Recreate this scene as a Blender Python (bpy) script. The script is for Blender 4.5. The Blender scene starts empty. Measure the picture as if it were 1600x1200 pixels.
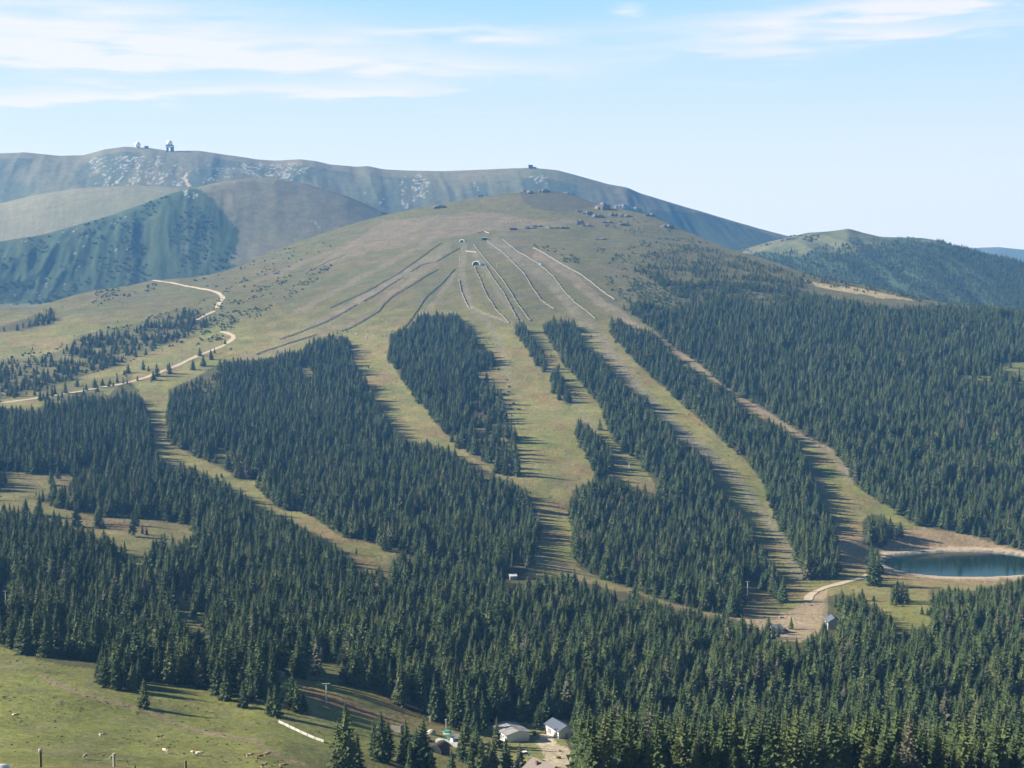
import bpy, bmesh, math, random
import numpy as np
from mathutils import Vector, Matrix
random.seed(7); RNG = np.random.default_rng(11)
scene = bpy.context.scene
COL = scene.collection
F = 2200.0; PITCH = math.radians(4.68); CP, SP = math.cos(PITCH), math.sin(PITCH)
# ------------------------------------------------------------------ camera model
def dir_y(v): return F*CP + (600.0-v)*SP
def dir_z(v): return -F*SP + (600.0-v)*CP
def unproj(u, v, Y): return np.array([Y*(u-800.0)/dir_y(v), Y, Y*dir_z(v)/dir_y(v)])
def proj(x, y, z):
    d = y*CP - z*SP; up = y*SP + z*CP
    d = np.where(np.abs(d) < 1e-3, 1e-3, d)
    return 800.0 + F*x/d, 600.0 - F*up/d
# ------------------------------------------------------------------ numpy noise
def _hash(i, j, seed):
    h = (i*374761393 + j*668265263 + seed*974634777) & 0xFFFFFFFF
    h = ((h ^ (h >> 13))*1274126177) & 0xFFFFFFFF
    return ((h ^ (h >> 16)) & 0xFFFF)/32767.5 - 1.0
def vnoise(x, y, seed=0):
    xi = np.floor(x).astype(np.int64); yi = np.floor(y).astype(np.int64)
    fx = x-xi; fy = y-yi
    fx = fx*fx*fx*(fx*(fx*6-15)+10); fy = fy*fy*fy*(fy*(fy*6-15)+10)
    a = _hash(xi, yi, seed); b = _hash(xi+1, yi, seed); c = _hash(xi, yi+1, seed); d = _hash(xi+1, yi+1, seed)
    return (a*(1-fx)+b*fx)*(1-fy) + (c*(1-fx)+d*fx)*fy
def fbm(x, y, seed=0, octs=4):
    s = 0; a = 1.0; t = 0
    for k in range(octs):
        s = s + a*vnoise(x*2**k+17.3*k, y*2**k-9.1*k, seed+k); t += a; a *= 0.5
    return s/t
def smooth(t): t = np.clip(t, 0, 1); return t*t*(3-2*t)
def L(pts):
    p = np.array(pts, float); return lambda u: np.interp(u, p[:, 0], p[:, 1])
def in_poly(u, v, poly):
    p = np.asarray(poly, float); res = np.zeros(np.shape(u), bool)
    x0, y0 = p[:, 0], p[:, 1]; x1, y1 = np.roll(x0, -1), np.roll(y0, -1)
    m = (u > x0.min()) & (u < x0.max()) & (v > y0.min()) & (v < y0.max())
    uu, vv = u[m], v[m]; r = np.zeros(uu.shape, bool)
    for a, b, c, d in zip(x0, y0, x1, y1):
        if b == d: continue
        r ^= ((b > vv) != (d > vv)) & (uu < (c-a)*(vv-b)/(d-b)+a)
    res[m] = r; return res
def dist_line(u, v, pts):
    best = np.full(np.shape(u), 1e9); p = np.asarray(pts, float)
    for (a, b), (c, d) in zip(p[:-1], p[1:]):
        L2 = (c-a)**2+(d-b)**2+1e-9
        t = np.clip(((u-a)*(c-a)+(v-b)*(d-b))/L2, 0, 1)
        best = np.minimum(best, np.hypot(u-a-t*(c-a), v-b-t*(d-b)))
    return best
# ------------------------------------------------------------------ terrain lines (photo columns / rows, then distances in metres)
RIDGE = L([(-2600,760),(-1200,640),(-400,530),(-100,495),(0,484),(60,480),(110,464),(150,453),(200,446),(240,437),(300,433),(340,426),(380,413),(400,403),(440,388),(480,373),(520,359),(560,346),(600,336),(650,326),(700,317),(740,309),(780,304),(815,301),(850,299),(880,301),(900,306),(925,316),(940,323),(980,329),(1010,335),(1040,346),(1060,357),(1100,373),(1140,388),(1180,399),(1220,412),(1260,428),(1300,437),(1350,446),(1400,458),(1440,468),(1500,478),(1550,484),(1600,490),(1700,502),(2000,540),(2800,640),(4200,800)])
VK = np.array([290, 330, 360, 400, 450, 500, 600, 700, 800, 900, 950, 1000, 1100, 1215.])
TU = np.array([-300, 0, 400, 800, 1200, 1600.])
TY = np.array([[4300,4000,3800,3560,3120,2720,2150,1700,1330,1020,900,775,600,430],
               [4300,4000,3800,3560,3100,2720,2150,1700,1330,1020,900,775,600,430],
               [4200,3850,3640,3340,2960,2640,2150,1740,1400,1090,970,850,660,490],
               [4000,3640,3400,3040,2740,2500,2120,1790,1490,1210,1080,960,780,620],
               [3900,3560,3380,3040,2730,2480,2140,1830,1600,1340,1180,1030,830,670],
               [3800,3520,3350,3020,2720,2480,2150,1860,1640,1390,1200,1040,840,680]])
def pchip(xk, yk, x):
    """monotone cubic through (xk, yk) [K] evaluated at x (any shape)"""
    h = np.diff(xk); d = np.diff(yk)/h; m = np.zeros_like(yk)
    for i in range(1, len(xk)-1):
        if d[i-1]*d[i] > 0:
            w1 = 2*h[i]+h[i-1]; w2 = h[i]+2*h[i-1]; m[i] = (w1+w2)/(w1/d[i-1]+w2/d[i])
    m[0] = d[0]; m[-1] = d[-1]
    i = np.clip(np.searchsorted(xk, x)-1, 0, len(xk)-2); t = np.clip((x-xk[i])/h[i], -0.3, 1.3)
    return (yk[i]*(2*t**3-3*t**2+1)+m[i]*h[i]*(t**3-2*t**2+t)+yk[i+1]*(-2*t**3+3*t**2)+m[i+1]*h[i]*(t**3-t**2))
def table(u, v):
    cols = np.stack([pchip(VK, TY[i], v) for i in range(len(TU))])
    t = np.clip(np.interp(u, TU, np.arange(len(TU))), 0, len(TU)-1.0001); i = t.astype(int); f = smooth(t-i)*0.5+(t-i)*0.5
    return np.take_along_axis(cols, i[None], 0)[0]*(1-f)+np.take_along_axis(cols, i[None]+1, 0)[0]*f
ucol = np.concatenate([np.linspace(-2400, -420, 60), np.arange(-400, -60, 8), np.arange(-56, 1660, 2.6), np.arange(1668, 2000, 8), np.linspace(2020, 4000, 60)])
A = (ucol-800.0)/dir_y(600.0); NC = len(A)
def v_to_u(v): return 800.0+A*dir_y(v)
def on_line(line):
    v = np.full(NC, 500.0)
    for _ in range(8): v = line(v_to_u(v))
    return v
rowsY, rowsZ, rowtag = [], [], []
for Y, z in ((-60, 3.0), (-20, -0.6), (-4, -2.3), (0.5, -2.6), (3, -2.75), (5, -3.1), (9, -4.6), (14, -6.6), (20, -8.7), (28, -11.5), (36, -14.4), (45, -17.5), (60, -23.3), (80, -30.8), (105, -40.2), (135, -51.5), (170, -64.5), (210, -79), (255, -95.2), (300, -110.8), (350, -129)):
    rowsY.append(np.full(NC, float(Y))); rowsZ.append(np.full(NC, z)); rowtag.append(0)
vr = on_line(RIDGE)
NM = 400
for k in range(NM):
    s = (k/(NM-1)); s = 1-(1-s)**1.12
    v = 1215+(vr-1215)*s; u = v_to_u(v)
    Y = table(u, v)+170*s**14
    rowsY.append(Y); rowsZ.append(Y*dir_z(v)/dir_y(v)); rowtag.append(1)
Yr, Zr = rowsY[-1], rowsZ[-1]
B0v = L([(-2400,520),(-300,480),(0,476),(60,474),(100,472),(160,470),(262,458),(400,445),(600,430),(900,420),(1100,470),(1300,530),(1600,560),(4000,600)])
B0Y = L([(-2400,3500),(-300,3850),(0,4000),(100,4120),(262,4280),(400,4340),(600,4400),(900,4400),(1150,3700),(1600,3500),(4000,3500)])
B1v = L([(-2400,520),(-300,420),(0,379),(50,371),(110,356),(180,334),(250,308),(275,300),(300,294),(350,283),(390,278),(430,277),(480,287),(540,305),(600,331),(660,370),(800,400),(1000,420),(1100,402),(1160,389),(1200,378),(1260,364),(1300,361),(1315,359),(1325,357),(1345,363),(1375,370),(1445,372),(1470,377),(1500,386),(1540,397),(1570,403),(1600,410),(1800,440),(4000,500)])
B1Y = L([(-2400,4100),(-300,4400),(0,4560),(262,4880),(430,5080),(600,5000),(800,4900),(1100,5000),(1300,4850),(1600,4500),(4000,4400)])
C1v = L([(-2400,420),(-300,340),(0,318),(60,303),(120,294),(200,290),(262,292),(330,300),(420,320),(600,360),(900,400),(4000,460)])
A0v = L([(-2400,420),(-300,330),(0,300),(130,296),(262,300),(420,310),(600,345),(900,345),(1100,400),(1300,430),(4000,480)])
A1v = L([(-2400,330),(-300,262),(0,240),(40,238),(95,244),(130,243),(165,233),(195,229),(230,231),(265,236),(310,236),(360,243),(400,249),(430,251),(470,249),(495,252),(515,257),(555,261),(575,260),(600,265),(640,267),(690,268),(740,266),(800,263),(830,262),(870,266),(910,277),(950,288),(980,293),(1000,302),(1060,320),(1100,332),(1150,347),(1200,361),(1240,371),(1300,388),(1600,430),(4000,500)])
A1Y = L([(-2400,6500),(0,6500),(600,6350),(1000,6200),(1240,6500),(4000,7000)])
Fv = L([(-2400,430),(900,425),(1300,415),(1420,396),(1500,388),(1560,386),(1620,392),(1800,410),(4000,420)])
vB0, vB1, vC1, vA0, vA1, vF = map(on_line, (B0v, B1v, C1v, A0v, A1v, Fv))
def soft(arr, k):
    w_ = np.hanning(2*k+3)[1:-1]; w_ /= w_.sum(); return np.convolve(np.pad(arr, k, mode='edge'), w_, 'valid')
vB0, vC1, vA0 = soft(vB0, 20), soft(vC1, 8), soft(vA0, 20); vB1, vA1 = soft(vB1, 2), soft(vA1, 2)
def Zat(v, Y): return Y*dir_z(v)/dir_y(v)
uB0, uB1, uA1 = v_to_u(vB0), v_to_u(vB1), v_to_u(vA1)
st = [(Yr, Zr)]
yb0, zb0 = np.maximum(soft(B0Y(uB0), 40), soft(Yr, 30)+500), None
zb0 = Zat(vB0, yb0)
left = smooth((350-ucol)/300)
st.append((Yr+160, Zr-10-14*(1-left)))
st.append((Yr+0.5*(yb0-Yr), np.minimum(Zr, zb0)-70+48*left))
st.append((yb0, zb0))
yb1 = np.maximum(soft(B1Y(uB1), 45), yb0+350); zb1 = Zat(vB1, yb1)
for q, g in ((.2, .16), (.45, .42), (.75, .80)):
    st.append((yb0+q*(yb1-yb0), zb0+g*(zb1-zb0)))
st.append((yb1, zb1))
yc = np.maximum(yb1+330, soft(np.interp(ucol, [-300, 262, 500], [5900, 5600, 5500]), 30)); zc = Zat(vC1, yc)
st.append((yb1+260, np.minimum(zb1, zc)-60)); st.append((yc, zc))
ya1 = np.maximum(soft(A1Y(uA1), 45), yc+520); ya0 = np.maximum(yc+150, ya1-760)
za0 = np.minimum(Zat(vA0, ya0), zc-20+0*yc); za1 = Zat(vA1, ya1)
st.append((ya0, za0)); st.append((ya0+.45*(ya1-ya0), za0+.5*(za1-za0))); st.append((ya0+.8*(ya1-ya0), za0+.87*(za1-za0)))
st.append((ya1, za1)); st.append((ya1+300, za1-45)); st.append((ya1+1800, np.minimum(za1*0.2, -150)))
st.append((np.full(NC, 9300.0), np.full(NC, -300.0)))
st.append((np.full(NC, 11300.0), Zat(vF, 11300.0))); st.append((np.full(NC, 12300.0), Zat(vF, 11300.0)-200)); st.append((np.full(NC, 13300.0), np.full(NC, -600.0)))
SY = np.stack([s[0] for s in st]); SZ = np.stack([s[1] for s in st])
h = np.diff(SY, axis=0); dd = np.diff(SZ, axis=0)/h; M_ = np.zeros_like(SY)
pr = dd[:-1]*dd[1:]
w1 = 2*h[1:]+h[:-1]; w2 = h[1:]+2*h[:-1]
with np.errstate(divide='ignore', invalid='ignore'):
    hm = (w1+w2)/(w1/dd[:-1]+w2/dd[1:])
M_[1:-1] = np.where(pr > 0, hm, 0); M_[0] = np.minimum(dd[0], 0); M_[-1] = dd[-1]
nsub = [6, 8, 8, 22, 22, 22, 22, 8, 12, 8, 22, 22, 16, 6, 6, 6, 14, 5, 5]
for k in range(len(st)-1):
    for t in np.linspace(0, 1, nsub[k]+1)[1:]:
        Y = SY[k]+t*h[k]
        z = SZ[k]*(2*t**3-3*t**2+1)+M_[k]*h[k]*(t**3-2*t**2+t)+SZ[k+1]*(-2*t**3+3*t**2)+M_[k+1]*h[k]*(t**3-t**2)
        rowsY.append(Y); rowsZ.append(z); rowtag.append(2+k)
GY = np.stack(rowsY); GZ = np.stack(rowsZ); TAG = np.array(rowtag); NR = len(rowsY)
GX = np.maximum(GY, 0)*A[None] + np.where(GY < 6, (6-np.maximum(GY, 0))*A[None]*4, 0)
# relief
near = smooth((GY-60)/400)
main = (TAG[:, None] <= 1)*1.0
amp_main = near*main
GZ += amp_main*(3.2*fbm(GX/210, GY/260, 3, 4)+0.9*fbm(GX/38, GY/45, 8, 3))*(0.5+0.5*smooth((GY-700)/900))
GZ += smooth((GY-8)/20)*(1-smooth((GY-350)/100))*main*(0.25*fbm(GX/9, GY/9, 5, 3))
back = (TAG[:, None] >= 2)*smooth((GY-Yr[None]-60)/300)
gul = 1-np.abs(fbm(GX/110+0.25*GY/150, GY/800, 21, 5))*2.2
slopeB = np.zeros_like(GY); kB0 = 5; 
slopeB[(TAG >= 5) & (TAG <= 8)] = 1.0
tB = np.clip((GY-yb0[None])/(yb1-yb0)[None], 0, 1)
wB = slopeB*np.sin(math.pi*tB)**0.8*smooth((420-ucol)/120)[None]
GZ += wB*14*(gul-0.4)
wD = slopeB*np.sin(math.pi*tB)**0.8*smooth((ucol-1120)/80)[None]
GZ += wD*12*(gul-0.4)
tA = np.clip((GY-ya0[None])/(ya1-ya0)[None], 0, 1)
sa = ((TAG >= 11) & (TAG <= 14))[:, None]*np.sin(math.pi*np.clip(tA, 0, 1))**0.8
GZ += sa*6*(gul-0.4)
GZ += back*(8*fbm(GX/330, GY/330, 31, 5)+2.0*fbm(GX/90, GY/110, 33, 3))*np.clip(1-0.7*(np.abs(tB-1) < .02), 0, 1)
# reservoir basin and its dam
PX, PY = float(unproj(1509, 882, 1455)[0]), 1455.0
PZ = float(unproj(1509, 882, 1455)[2])
def pond_r(x, y):
    ca, sa_ = math.cos(math.radians(10)), math.sin(math.radians(10))
    dx = (x-PX)*ca+(y-PY)*sa_; dy = -(x-PX)*sa_+(y-PY)*ca
    return ((np.abs(dx)/87)**2.3+(np.abs(dy)/64)**2.3)**(1/2.3)
r = pond_r(GX, GY)
rim = PZ+2.2
inner = PZ-5+(rim-PZ+5)*smooth((r-0.80)/0.26)
nat = GZ-10*np.exp(-((GX-PX)/120)**2)*smooth((PY-50-GY)/40)*smooth((GY-1250)/60)
out = np.where(r < 1.06, inner, np.where(r < 1.14, rim, rim+(nat-rim)*smooth((r-1.12)/0.42)))
GZ = np.where((r < 1.54) & (GY < 1700) & (GY > 1200), out, GZ)
# ------------------------------------------------------------------ height look-up
def height(x, y):
    x = np.atleast_1d(np.asarray(x, float)); y = np.atleast_1d(np.asarray(y, float))
    a = x/np.maximum(y, 1e-3); c = np.clip(np.interp(a, A, np.arange(NC)), 0, NC-1.001); ci = c.astype(int); cf = c-ci
    z = np.empty_like(x)
    lo = np.zeros(len(x), int); hi = np.full(len(x), NR-2)
    yy = lambda r_: GY[r_, ci]*(1-cf)+GY[r_+0, ci+1]*cf
    while True:
        m = (hi-lo) > 0
        if not m.any(): break
        mid = (lo+hi+1)//2
        g = yy(mid) <= y
        lo = np.where(m & g, mid, lo); hi = np.where(m & ~g, mid-1, hi)
    y0, y1 = yy(lo), yy(lo+1); t = np.clip((y-y0)/np.maximum(y1-y0, 1e-6), 0, 1)
    z0 = GZ[lo, ci]*(1-cf)+GZ[lo, ci+1]*cf; z1 = GZ[lo+1, ci]*(1-cf)+GZ[lo+1, ci+1]*cf
    return z0*(1-t)+z1*t
def h1(x, y): return float(height(x, y)[0])
def at(u, v, ymin=100.0):
    """the first ground point met by the sight line through a place of the photograph"""
    a = (u-800.0)/dir_y(v); c = min(max(np.interp(a, A, np.arange(NC)), 0), NC-1.001); ci = int(c); cf = c-ci
    Yc = GY[:, ci]*(1-cf)+GY[:, ci+1]*cf; Zc = GZ[:, ci]*(1-cf)+GZ[:, ci+1]*cf
    d = Zc-Yc*dir_z(v)/dir_y(v); k = np.where((d >= 0) & (Yc > ymin))[0]
    if len(k) == 0: k = [int(np.argmax(np.where(Yc > ymin, d/np.maximum(Yc, 1), -9)))]
    k = k[0]
    if k > 0 and d[k-1] < 0 and d[k] > d[k-1]:
        t = -d[k-1]/(d[k]-d[k-1]); Y = Yc[k-1]+t*(Yc[k]-Yc[k-1])
    else: Y = Yc[k]
    x = Y*a; return Vector((x, Y, h1(x, Y)))
# ------------------------------------------------------------------ woods: outlines of the crowns as the photograph shows them
WOODS = [
 # name, density, outline
 [1.0, [(264,605),(300,590),(330,572),(352,562),(420,558),(440,548),(470,545),(495,528),(520,520),(545,525),(553,560),(570,590),(590,630),(608,658),(625,680),(650,688),(680,692),(705,702),(722,716),(745,722),(775,742),(800,750),(825,765),(840,800),(846,830),(835,865),(826,892),(810,905),(760,900),(700,885),(655,874),(640,868),(598,862),(590,848),(545,843),(520,830),(490,808),(470,799),(440,798),(412,772),(398,752),(372,750),(352,735),(330,724),(300,712),(262,692),(258,650)]],
 [1.0, [(-600,640),(0,633),(50,640),(75,628),(100,625),(120,608),(150,612),(170,615),(198,588),(215,606),(228,635),(238,670),(240,700),(262,725),(300,728),(340,745),(370,764),(400,785),(440,806),(500,836),(545,862),(560,880),(585,898),(612,864),(650,862),(700,872),(760,884),(800,894),(812,900),(832,905),(880,898),(905,904),(950,918),(1000,926),(1040,944),(1080,950),(1110,956),(1150,964),(1190,982),(1215,998),(1250,1000),(1280,985),(1290,930),(1310,925),(1340,930),(1370,945),(1390,960),(1400,975),(1430,988),(1462,965),(1462,930),(1480,920),(1520,920),(1600,903),(1700,900),(2400,980),(2400,1260),(905,1260),(895,1180),(880,1150),(820,1128),(765,1135),(735,1150),(700,1138),(660,1120),(620,1100),(590,1082),(560,1075),(520,1070),(470,1062),(430,1050),(425,1090),(400,1105),(370,1090),(345,1095),(330,1080),(250,1068),(240,1062),(216,1080),(180,1075),(152,1070),(150,1045),(100,1040),(60,1030),(25,1020),(0,1008),(-600,960)]],
 [1.0, [(608,520),(640,508),(655,490),(690,487),(715,489),(735,510),(750,530),(772,552),(778,570),(745,585),(740,620),(735,660),(735,712),(715,690),(700,680),(680,660),(668,640),(650,625),(625,590),(608,560)]],
 [0.36, [(735,585),(765,580),(790,620),(800,650),(805,680),(815,720),(814,742),(790,742),(765,730),(735,712)]],
 [0.9, [(803,505),(815,500),(835,530),(850,545),(858,570),(850,585),(835,565),(820,540),(806,522)]],
 [0.8, [(861,580),(870,570),(885,600),(897,630),(890,636),(875,622),(862,612)]],
 [1.0, [(846,505),(865,496),(895,500),(905,515),(915,540),(940,553),(960,580),(985,608),(1010,620),(1020,645),(1045,660),(1060,688),(1085,698),(1112,720),(1120,760),(1150,790),(1175,830),(1195,870),(1217,890),(1226,930),(1222,958),(1195,965),(1150,964),(1100,956),(1040,940),(1000,925),(960,914),(930,904),(905,888),(895,850),(890,800),(893,765),(910,755),(940,748),(960,740),(985,755),(1012,768),(1040,800),(1066,812),(1030,775),(1020,750),(1000,722),(985,712),(960,692),(945,660),(938,635),(925,620),(900,590),(880,570),(868,548),(852,522)]],
 [1.0, [(898,665),(915,656),(930,675),(955,700),(956,730),(945,752),(930,752),(922,720),(910,700),(899,685)]],
 [1.0, [(950,500),(965,495),(990,510),(1020,515),(1040,538),(1060,560),(1090,578),(1110,590),(1130,600),(1165,640),(1200,655),(1230,670),(1250,690),(1262,730),(1275,750),(1280,780),(1302,810),(1312,860),(1311,890),(1300,912),(1260,908),(1245,880),(1235,850),(1215,820),(1200,780),(1190,750),(1165,720),(1130,690),(1100,660),(1070,637),(1045,612),(1020,592),(990,562),(955,522)]],
 [1.0, [(962,478),(1000,470),(1040,476),(1080,470),(1120,462),(1180,455),(1240,450),(1300,462),(1400,478),(1450,474),(1500,474),(1600,482),(1700,495),(2400,560),(2400,960),(1700,890),(1600,862),(1560,851),(1530,841),(1500,832),(1450,826),(1420,816),(1400,797),(1370,782),(1335,757),(1325,732),(1300,702),(1260,682),(1220,657),(1180,632),(1130,602),(1090,567),(1060,547),(1020,515),(985,490)]],
 [0.85, [(985,412),(1020,392),(1070,382),(1100,384),(1160,398),(1240,420),(1262,438),(1250,452),(1180,458),(1120,466),(1080,472),(1050,462),(1020,440),(990,425)]],
 [0.5, [(1240,420),(1320,436),(1380,448),(1430,458),(1470,470),(1440,474),(1420,466),(1320,446),(1255,434)]],
 [1.0, [(1346,812),(1362,800),(1385,805),(1400,820),(1402,838),(1385,850),(1350,852)]],
 [0.8, [(1356,850),(1372,850),(1376,915),(1358,916)]],
 [0.7, [(1391,912),(1410,905),(1421,942),(1392,946)]],
 [0.6, [(1450,918),(1470,915),(1482,950),(1452,965)]],
 [0.75, [(-500,520),(0,508),(30,498),(80,478),(88,485),(84,505),(40,514),(0,520),(-500,560)]],
 [0.5, [(-500,585),(0,560),(60,555),(95,545),(125,520),(150,516),(200,505),(280,478),(310,478),(330,492),(325,510),(280,530),(220,558),(140,585),(100,598),(60,612),(0,625),(-500,640)]],
 [0.22, [(60,600),(150,590),(210,578),(205,600),(120,625),(60,632)]],
]
CLEAR = [
 [(-300,772),(0,772),(50,780),(110,798),(150,808),(230,812),(300,822),(304,838),(272,850),(245,843),(236,872),(205,884),(186,876),(178,850),(135,832),(60,805),(0,800),(-300,800)],
 [(0,736),(60,741),(120,738),(130,728),(190,732),(120,752),(60,775),(0,772)],
 [(242,690),(262,692),(300,710),(345,733),(372,751),(400,760),(412,778),(445,802),(488,812),(520,834),(548,847),(592,850),(600,864),(622,868),(612,880),(616,912),(600,912),(566,862),(500,826),(440,795),(400,770),(370,753),(330,734),(290,720),(255,710)],
 [(235,610),(262,600),(263,700),(244,705),(237,660)],
 [(845,870),(890,862),(905,888),(960,912),(1000,924),(960,918),(905,902),(850,892),(838,898),(825,898)],
 [(260,930),(300,930),(325,985),(318,1000),(290,985)],
 [(195,1012),(215,1010),(212,1025),(196,1022)],
 [(470,1030),(530,1040),(530,1066),(480,1060)],
 [(738,1060),(755,1060),(755,1072),(740,1072)],
 [(670,1008),(688,1008),(686,1028),(672,1028)],
 [(1040,942),(1060,943),(1066,952),(1045,954)], [(1090,952),(1130,958),(1130,964),(1095,960)],
 [(1170,966),(1230,955),(1290,930),(1295,976),(1282,982),(1250,996),(1205,990),(1190,976)],
 [(1225,950),(1260,905),(1350,905),(1348,918),(1295,925),(1290,985),(1250,1003),(1200,985)],
 [(1395,945),(1445,925),(1460,935),(1450,972),(1425,984),(1395,972)],
 [(1360,995),(1385,993),(1385,1008),(1362,1008)],
 [(1560,566),(1660,564),(1660,578),(1600,584),(1545,578)], [(1575,592),(1660,590),(1660,604),(1590,602)], [(1500,586),(1550,588),(1545,597),(1480,595)],
 [(1590,622),(1660,618),(1660,632),(1600,632)],
 [(1195,462),(1240,470),(1180,476),(1150,470)],
 [(745,760),(750,750),(770,755),(760,766)],
 [(1168,900),(1226,950),(1222,966),(1160,964),(1165,915)],
 [(470,575),(488,568),(490,590),(475,590)], [(330,705),(372,698),(375,708),(335,716)],
]
PTS_VALLEY = [(-300,1008),(0,1010)]
def wood_density(u, v, hp):
    """hp: crown height in photo pixels.  Both the foot and the upper part of a tree must lie in an outline."""
    d = np.zeros(np.shape(u))
    for dens, poly in WOODS:
        p = np.array(poly, float)
        m = in_poly(u, v, p) & in_poly(u, v-0.72*hp, p)
        d = np.maximum(d, m*dens)
    for poly in CLEAR:
        m = in_poly(u, v, poly) | in_poly(u, v-0.5*hp, poly)
        d = np.where(m, np.where(u < 545, .34, .08)*d if len(poly) == 25 else .02*d, d)
    return d
def tree_h(z, rnd):      # lower towards the timber line
    return np.interp(z, [-240, -90, -30, 30, 80], [21, 18.5, 14, 10, 8])*(0.58+0.71*rnd)
# ------------------------------------------------------------------ materials
MATS = {}
def nt(name):
    m = bpy.data.materials.new(name); m.use_nodes = True; MATS[name] = m
    n = m.node_tree; b = n.nodes['Principled BSDF']; return m, n, b
def simple(name, col, rough=0.7, var=0.12, scale=2.0, metal=0.0):
    m, n, b = nt(name)
    tc = n.nodes.new('ShaderNodeTexCoord'); no = n.nodes.new('ShaderNodeTexNoise'); no.inputs['Scale'].default_value = scale; no.inputs['Detail'].default_value = 5
    n.links.new(tc.outputs['Object'], no.inputs['Vector'])
    mp = n.nodes.new('ShaderNodeMapRange'); mp.inputs['From Min'].default_value = .3; mp.inputs['From Max'].default_value = .7
    mp.inputs['To Min'].default_value = 1-var; mp.inputs['To Max'].default_value = 1+var
    n.links.new(no.outputs['Fac'], mp.inputs['Value'])
    mx = n.nodes.new('ShaderNodeVectorMath'); mx.operation = 'SCALE'; mx.inputs[0].default_value = col
    n.links.new(mp.outputs[0], mx.inputs['Scale']); n.links.new(mx.outputs[0], b.inputs['Base Color'])
    b.inputs['Roughness'].default_value = rough; b.inputs['Metallic'].default_value = metal
    b.inputs['Specular IOR Level'].default_value = 0.25
    return m
simple('dome_white', (.88, .88, .88), .6, .02); simple('white_paint', (.78, .78, .76), .6, .05); simple('white_steel', (.75, .75, .73), .45, .05)
simple('grey_sheet', (.095, .115, .15), .5, .08, 0.6); simple('grey_roof', (.25, .25, .25), .7, .35, .35); simple('brown_roof', (.20, .17, .155), .8, .15, 3)
simple('grey_wall', (.36, .35, .32), .8, .1, 1); simple('dark', (.02, .024, .03), .6, .2); simple('dark_wood', (.07, .055, .045), .85, .3, 6)
simple('weathered_wood', (.30, .28, .25), .9, .3, .7); simple('pale_wood', (.235, .22, .19), .85, .2, .7); simple('post_wood', (.17, .15, .13), .85, .3, 14); simple('post_pale', (.42, .40, .36), .85, .2, 14)
simple('concrete', (.45, .44, .41), .85, .12, 1); simple('green_steel', (.05, .30, .16), .5, .1); simple('red_paint', (.42, .06, .03), .5, .1); simple('orange_paint', (.60, .16, .03), .5, .1)
simple('galvanised', (.42, .44, .44), .5, .1); simple('glass_dark', (.03, .04, .05), .15, .1); simple('red_brown', (.17, .105, .08), .7, .15, 5); simple('blue_paint', (.04, .14, .35), .5, .1)
simple('rock', (.12, .118, .112), .95, .55, .12); simple('gravel', (.46, .38, .28), .95, .14, .35); simple('pale_gravel', (.50, .42, .31), .95, .2, .5)
simple('bark', (.085, .07, .055), .95, .3, 12); simple('stone_pale', (.40, .37, .34), .9, .2, 1); simple('cowbrown', (.33, .13, .05), .8, .1); simple('rubber', (.02, .02, .02), .8, .1)
def cow_mat():
    m, n, b = nt('cow_hide'); tc = n.nodes.new('ShaderNodeTexCoord'); oi = n.nodes.new('ShaderNodeObjectInfo')
    ad = n.nodes.new('ShaderNodeVectorMath'); ad.operation = 'MULTIPLY_ADD'; ad.inputs[1].default_value = (1, 1, 1)
    cb = n.nodes.new('ShaderNodeCombineXYZ'); mu = n.nodes.new('ShaderNodeMath'); mu.operation = 'MULTIPLY'; mu.inputs[1].default_value = 40
    n.links.new(oi.outputs['Random'], mu.inputs[0]); n.links.new(mu.outputs[0], cb.inputs[0]); n.links.new(tc.outputs['Object'], ad.inputs[0]); n.links.new(cb.outputs[0], ad.inputs[2])
    no = n.nodes.new('ShaderNodeTexNoise'); no.inputs['Scale'].default_value = 1.1; n.links.new(ad.outputs[0], no.inputs['Vector'])
    cr = n.nodes.new('ShaderNodeValToRGB'); cr.color_ramp.elements[0].position = .45; cr.color_ramp.elements[0].color = (.25, .12, .06, 1); cr.color_ramp.elements[1].position = .50; cr.color_ramp.elements[1].color = (.72, .64, .52, 1)
    n.links.new(no.outputs['Fac'], cr.inputs[0]); n.links.new(cr.outputs[0], b.inputs['Base Color']); b.inputs['Roughness'].default_value = .8
cow_mat()
def foliage_mat(name, c0, c1, c2, dead=True):
    m, n, b = nt(name); oi = n.nodes.new('ShaderNodeObjectInfo'); tc = n.nodes.new('ShaderNodeTexCoord')
    no = n.nodes.new('ShaderNodeTexNoise'); no.inputs['Scale'].default_value = 9; no.inputs['Detail'].default_value = 3; n.links.new(tc.outputs['Object'], no.inputs['Vector'])
    cr = n.nodes.new('ShaderNodeValToRGB'); e = cr.color_ramp.elements; e[0].position = 0; e[0].color = (*c0, 1); e[1].position = 1; e[1].color = (*c2, 1)
    k = e.new(.55); k.color = (*c1, 1); e[1].position = .55; e[-1].position = .92
    if dead: k = e.new(1.0); k.color = (.09, .088, .06, 1)
    n.links.new(oi.outputs['Random'], cr.inputs[0])
    mp = n.nodes.new('ShaderNodeMapRange'); mp.inputs['From Min'].default_value = .3; mp.inputs['From Max'].default_value = .7; mp.inputs['To Min'].default_value = .65; mp.inputs['To Max'].default_value = 1.4
    n.links.new(no.outputs['Fac'], mp.inputs['Value'])
    mx = n.nodes.new('ShaderNodeVectorMath'); mx.operation = 'SCALE'; n.links.new(cr.outputs[0], mx.inputs[0]); n.links.new(mp.outputs[0], mx.inputs['Scale'])
    n.links.new(mx.outputs[0], b.inputs['Base Color']); b.inputs['Roughness'].default_value = .75; b.inputs['Specular IOR Level'].default_value = .2
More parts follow.
